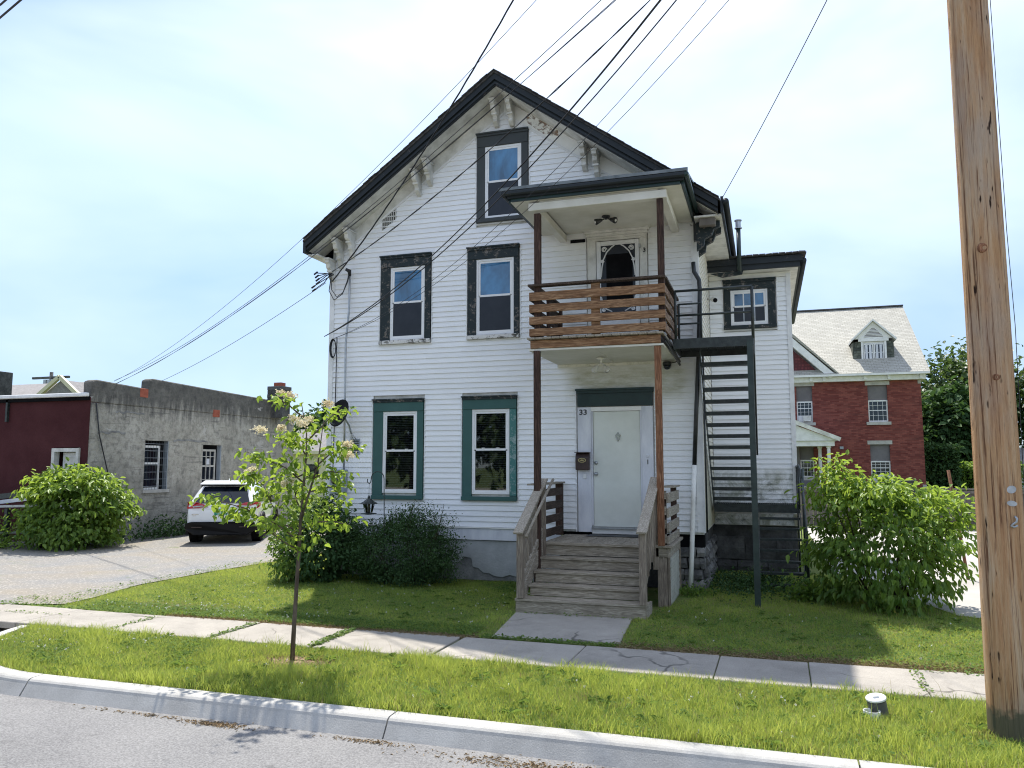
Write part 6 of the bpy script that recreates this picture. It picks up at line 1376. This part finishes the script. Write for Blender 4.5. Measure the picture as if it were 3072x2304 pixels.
# ================================================================== GRASS
def inside(px, py, poly):
    c = np.zeros(len(px), bool); n = len(poly); j = n - 1
    for i in range(n):
        xi, yi = poly[i]; xj, yj = poly[j]
        k = ((yi > py) != (yj > py)) & (px < (xj - xi) * (py - yi) / (yj - yi + 1e-12) + xi); c ^= k; j = i
    return c
def wob(x, y, s): return np.sin(x * s + 1.3) * np.cos(y * s * 1.7 + .4) + .6 * np.sin(x * s * 2.7 + y * s * 2.1) + .4 * np.sin(x * s * 6.1 - y * s * 4.7)
def grass(name, label, poly, dens, h0, h1, w, holes=(), bare=None, edge=0., mat='grass', tall=.0, yel=0.):
    xs_ = [p[0] for p in poly]; ys_ = [p[1] for p in poly]; A = (max(xs_) - min(xs_)) * (max(ys_) - min(ys_)); n = int(A * dens)
    x = rng.uniform(min(xs_), max(xs_), n); y = rng.uniform(min(ys_), max(ys_), n)
    jx_, jy_ = x + rng.normal(size=n) * edge, y + rng.normal(size=n) * edge
    k = inside(jx_, jy_, poly)
    for hh in holes: k &= ~inside(jx_, jy_, hh)
    if bare: k &= bare(x, y, rng.random(n))
    x, y = x[k], y[k]; n = len(x)
    p = wob(x, y, 1.1); p2 = wob(x + 7, y - 3, 2.6)
    h = (h0 + (h1 - h0) * rng.random(n) ** 1.5) * (1 + .28 * p2) * (1 + tall * (p > .5)); h = np.maximum(h, .012)
    a = rng.random(n) * 2 * np.pi; dx, dy = np.cos(a), np.sin(a); lean = rng.uniform(.15, .9, n) * h; b_ = rng.random(n) * 2 * np.pi; lx, ly = np.cos(b_) * lean, np.sin(b_) * lean
    ww = w * rng.uniform(.6, 1.3, n); z0 = np.full(n, -.012)
    v0 = np.stack([x - dx * ww, y - dy * ww, z0], 1); v1 = np.stack([x + dx * ww, y + dy * ww, z0], 1)
    m0 = np.stack([x - dx * ww * .7 + lx * .35, y - dy * ww * .7 + ly * .35, z0 + h * .58], 1); m1 = np.stack([x + dx * ww * .7 + lx * .35, y + dy * ww * .7 + ly * .35, z0 + h * .58], 1)
    tp = np.stack([x + lx, y + ly, z0 + h * np.sqrt(np.maximum(1 - (lean / h * .6) ** 2, .2))], 1)
    V = np.stack([v0, v1, m1, m0, tp], 1).reshape(-1, 3); i = np.arange(n)[:, None] * 5
    Fc = np.concatenate([i + np.array([[0, 1, 2]]), i + np.array([[0, 2, 3]]), i + np.array([[3, 2, 4]])], 0)
    T = np.clip(.42 + .20 * p + .14 * p2 + rng.normal(size=n) * .24 + yel, 0, 1)
    o = npmesh(name, V, Fc, mat, np.repeat(T, 5)); o['kind'] = 'stuff'; o['label'] = label; return o
mulch_hole = [(-5.02 + .30 * math.cos(a), 7.70 + .2 * math.sin(a)) for a in np.linspace(0, 6.28, 14)]
verge = [(5.2, 6.50), (5.2, 8.33), (-9.9, 8.33)] + [(-7.17 - 2.36 * math.sin(t), 8.85 - 2.36 * math.cos(t)) for t in np.linspace(1.35, 0, 12)]
grass('verge_grass', 'long bright grass on the verge behind the kerb', verge, 5200, .035, .105, .0030, holes=[mulch_hole], edge=.02, tall=.35, yel=.10)
lawnL = [(-10.55, 9.70), (-7.5, 9.50), (-3.50, 9.50), (-3.35, 9.62), (-3.62, 11.2), (-3.62, 14.1), (-8.5, 14.1), (-8.5, 22), (-10.5, 22), (-10.75, 13.5), (-10.80, 11.6)]
grass('lawn_grass', 'mown lawn with clover left of the front steps', lawnL, 3300, .018, .050, .0030, edge=.10, bare=lambda x, y, r: ~((np.hypot((x + 8.6) / 1.15, (y - 10.15) / .20) < 1) & (r < .8)))
lawnR = [(-1.72, 9.52), (5.2, 9.50), (5.2, 11.75), (2.6, 12.9), (1.3, 16.9), (-1.0, 16.9), (-1.05, 13.6), (-1.60, 12.4), (-1.60, 11.4), (-1.88, 11.3)]
grass('lawn_grass', 'mown lawn right of the front steps running to the pole', lawnR, 3300, .018, .052, .0030, edge=.05, bare=lambda x, y, r: ~((y < 9.85) & (r < .45)) & ~((np.hypot((x - 1.1) / .35, (y - 11.0) / .12) < 1) & (r < .9)))
grass('dry_grass', 'scattered straw coloured blades in the verge', verge, 420, .03, .09, .0028, holes=[mulch_hole], mat='straw')
grass('dry_grass', 'scattered straw coloured blades in the left lawn', lawnL, 260, .015, .045, .0028, mat='straw')
grass('dry_grass', 'scattered straw coloured blades in the right lawn', lawnR, 520, .015, .05, .0028, mat='straw')
grass('dry_grass', 'dry brown patch in the left lawn', [(-9.9, 10.0), (-8.0, 9.9), (-7.4, 10.25), (-8.6, 10.45), (-9.8, 10.35)], 2600, .01, .03, .003, mat='straw', edge=.12)
grass('dry_grass', 'browned trampled strip of lawn beside the sidewalk at right', [(-1.5, 9.46), (3.2, 9.46), (3.2, 9.75), (1.8, 9.9), (.9, 9.7), (-1.3, 9.85)], 2200, .012, .035, .003, mat='straw', edge=.07)
grass('dry_grass', 'pale dry tufts in the verge', verge, 3000, .03, .07, .003, holes=[mulch_hole], mat='straw', bare=lambda x, y, r: wob(x * 1.3 + 4, y * 1.9, 1.7) > 1.05)
grass('dry_grass', 'pale dry tufts in the right lawn', lawnR, 2600, .012, .04, .003, mat='straw', bare=lambda x, y, r: wob(x * 1.1 - 2, y * 1.6, 1.9) > 1.15)
for lb_, poly, nn in (('dry clippings along the lawn edge beside the sidewalk', [(-1.8, 9.38), (3.5, 9.36), (3.5, 9.75), (-1.8, 9.9)], 5000), ('dry clippings along the left lawn edge', [(-8.2, 9.36), (-3.5, 9.38), (-3.5, 9.56), (-8.2, 9.56)], 3500)):
    xs_ = rng.uniform(poly[0][0], poly[1][0], nn); ys_ = poly[0][1] + np.abs(rng.normal(size=nn)) * (poly[2][1] - poly[0][1]) * .5
    P = np.stack([xs_, ys_, .004 + .015 * rng.random(nn)], 1); V, Fc, T = leaf_mesh(P, unit(rng.normal(size=(nn, 3)) * [1, 1, .25]), np.tile([0, 0, 1.], (nn, 1)), rng.uniform(.02, .06, nn), .09); o = npmesh('dry_grass', V, Fc, 'debris', T); o['kind'] = 'stuff'; o['label'] = lb_
def cover(name, label, boxes, size, mat):
    Ps = []
    for x0, x1, y0, y1, n in boxes: Ps.append(np.stack([rng.uniform(x0, x1, n), rng.uniform(y0, y1, n), rng.uniform(.005, .04, n)], 1))
    P = np.concatenate(Ps); n = len(P); V, Fc, T = leaf_mesh(P, unit(rng.normal(size=(n, 3)) * [1, 1, .3] + [0, 0, .15]), unit(rnd_dir(n) * .35 + [0, 0, 1.]), size * rng.uniform(.6, 1.3, n), .85, curl=.05); o = npmesh(name, V, Fc, mat, T); o['kind'] = 'stuff'; o['label'] = label
cover('clover', 'clover leaves in the lawn and verge', [(-9, -6.2, 6.8, 8.3, 9000), (-10, -3.6, 9.5, 10.1, 9000), (-6.2, 4, 6.55, 8.3, 6000), (-10, -4, 10, 13, 7000), (-1.6, 3, 9.5, 12, 7000), (-4.6, -3.7, 13, 14.05, 1500)], .026, 'leaf_low')
cover('clover', 'weeds in the gaps of the sidewalk and path', [(-6.72, -6.60, 8.4, 9.35, 250), (-5.26, -5.14, 8.4, 9.4, 500), (-3.45, -1.75, 9.42, 9.56, 900), (1.34, 1.44, 8.5, 9.4, 90), (-8.3, -8.2, 8.4, 9.3, 120), (-11.5, -8.4, 9.40, 9.5, 700), (-3.5, -1.7, 11.12, 11.22, 90), (-12, -9.5, 8.9, 9.0, 150), (-11.6, -10.3, 9.6, 10.2, 260), (-11.2, -10.7, 10.2, 15, 500), (1.5, 3.5, 9.3, 9.42, 200)], .03, 'leaf_low')
Ps = []
for x0, x1, y0, y1, n in ((-9, -7, 7.2, 8.3, 80), (-10, -6, 9.55, 10.3, 80), (-9.5, -3.7, 10, 13, 90), (-1.5, 3, 9.6, 12.5, 24), (-6, 3, 6.6, 8.3, 40)): Ps.append(np.stack([rng.uniform(x0, x1, n), rng.uniform(y0, y1, n), rng.uniform(.04, .06, n)], 1))
P = np.concatenate(Ps); n = len(P); P = np.repeat(P, 5, 0) + rng.normal(size=(n * 5, 3)) * .004; n *= 5
V, Fc, T = leaf_mesh(P, rnd_dir(n), rnd_dir(n), rng.uniform(.010, .016, n), .9); o = npmesh('clover_flowers', V, Fc, 'clover_flower', T); o['kind'] = 'stuff'; o['label'] = 'small white clover flowers dotting the grass'
# broad leaved weeds and taller seed stalks standing out of the verge
Pw, Dw, Sw = [], [], []
for q in range(150):
    cx_, cy_ = rng.uniform(-8.3, 3.6), rng.uniform(6.6, 8.25)
    for j in range(9):
        a = rng.random() * 6.28; Pw.append((cx_ + rng.normal() * .012, cy_ + rng.normal() * .012, .01)); Dw.append((math.cos(a), math.sin(a), rng.uniform(.3, 1.1))); Sw.append(rng.uniform(.05, .11))
for q in range(120):
    cx_, cy_ = rng.uniform(-9.5, 3.2), rng.uniform(9.65, 12.6)
    for j in range(8):
        if -3.75 < cx_ < -1.55: continue
        a = rng.random() * 6.28; Pw.append((cx_ + rng.normal() * .012, cy_ + rng.normal() * .012, .01)); Dw.append((math.cos(a), math.sin(a), rng.uniform(.15, .7))); Sw.append(rng.uniform(.04, .08))
Pw = np.array(Pw); Dw = unit(np.array(Dw)); n = len(Pw); V, Fc, T = leaf_mesh(Pw, Dw, unit(np.tile([0, 0, 1.], (n, 1)) + rnd_dir(n) * .2 - Dw * .4), np.array(Sw), .28, curl=.35); o = npmesh('weed_rosettes', V, Fc, 'leaf_low', T); o['kind'] = 'stuff'; o['label'] = 'dandelion like weeds scattered in the grass'
grass('seed_stalks', 'sparse taller seed stalks above the verge grass', verge, 30, .13, .24, .0016, mat='straw')
grass('grass_clumps', 'taller coarse grass clumps in the verge', verge, 900, .10, .19, .0032, mat='grass', bare=lambda x, y, r: wob(x * 1.7, y * 1.7, 2.2) > .75, yel=.05)
# litter in the gutter of the road
for lb_, cx_, cy_, rx, ry, nn, kind_ in (('dry twig litter in the gutter below the young tree', -4.75, 6.10, .32, .05, 380, 0), ('thin line of litter in the gutter on the left', -5.6, 6.13, .5, .02, 120, 0), ('litter by the kerb joint', -3.2, 6.12, .35, .03, 150, 0), ('dried clippings heap in the gutter at the bottom edge', -1.6, 6.02, .9, .10, 900, 0)):
    P = np.stack([cx_ + rng.normal(size=nn) * rx * .55, np.minimum(cy_ + rng.normal(size=nn) * ry * .6, 6.2), -.147 + .01 * rng.random(nn)], 1)
    V, Fc, T = leaf_mesh(P, unit(rng.normal(size=(nn, 3)) * [1, 1, .15]), np.tile([0, 0, 1.], (nn, 1)), rng.uniform(.012, .05, nn), .12); o = npmesh('litter', V, Fc, 'debris', T); o['kind'] = 'stuff'; o['label'] = lb_
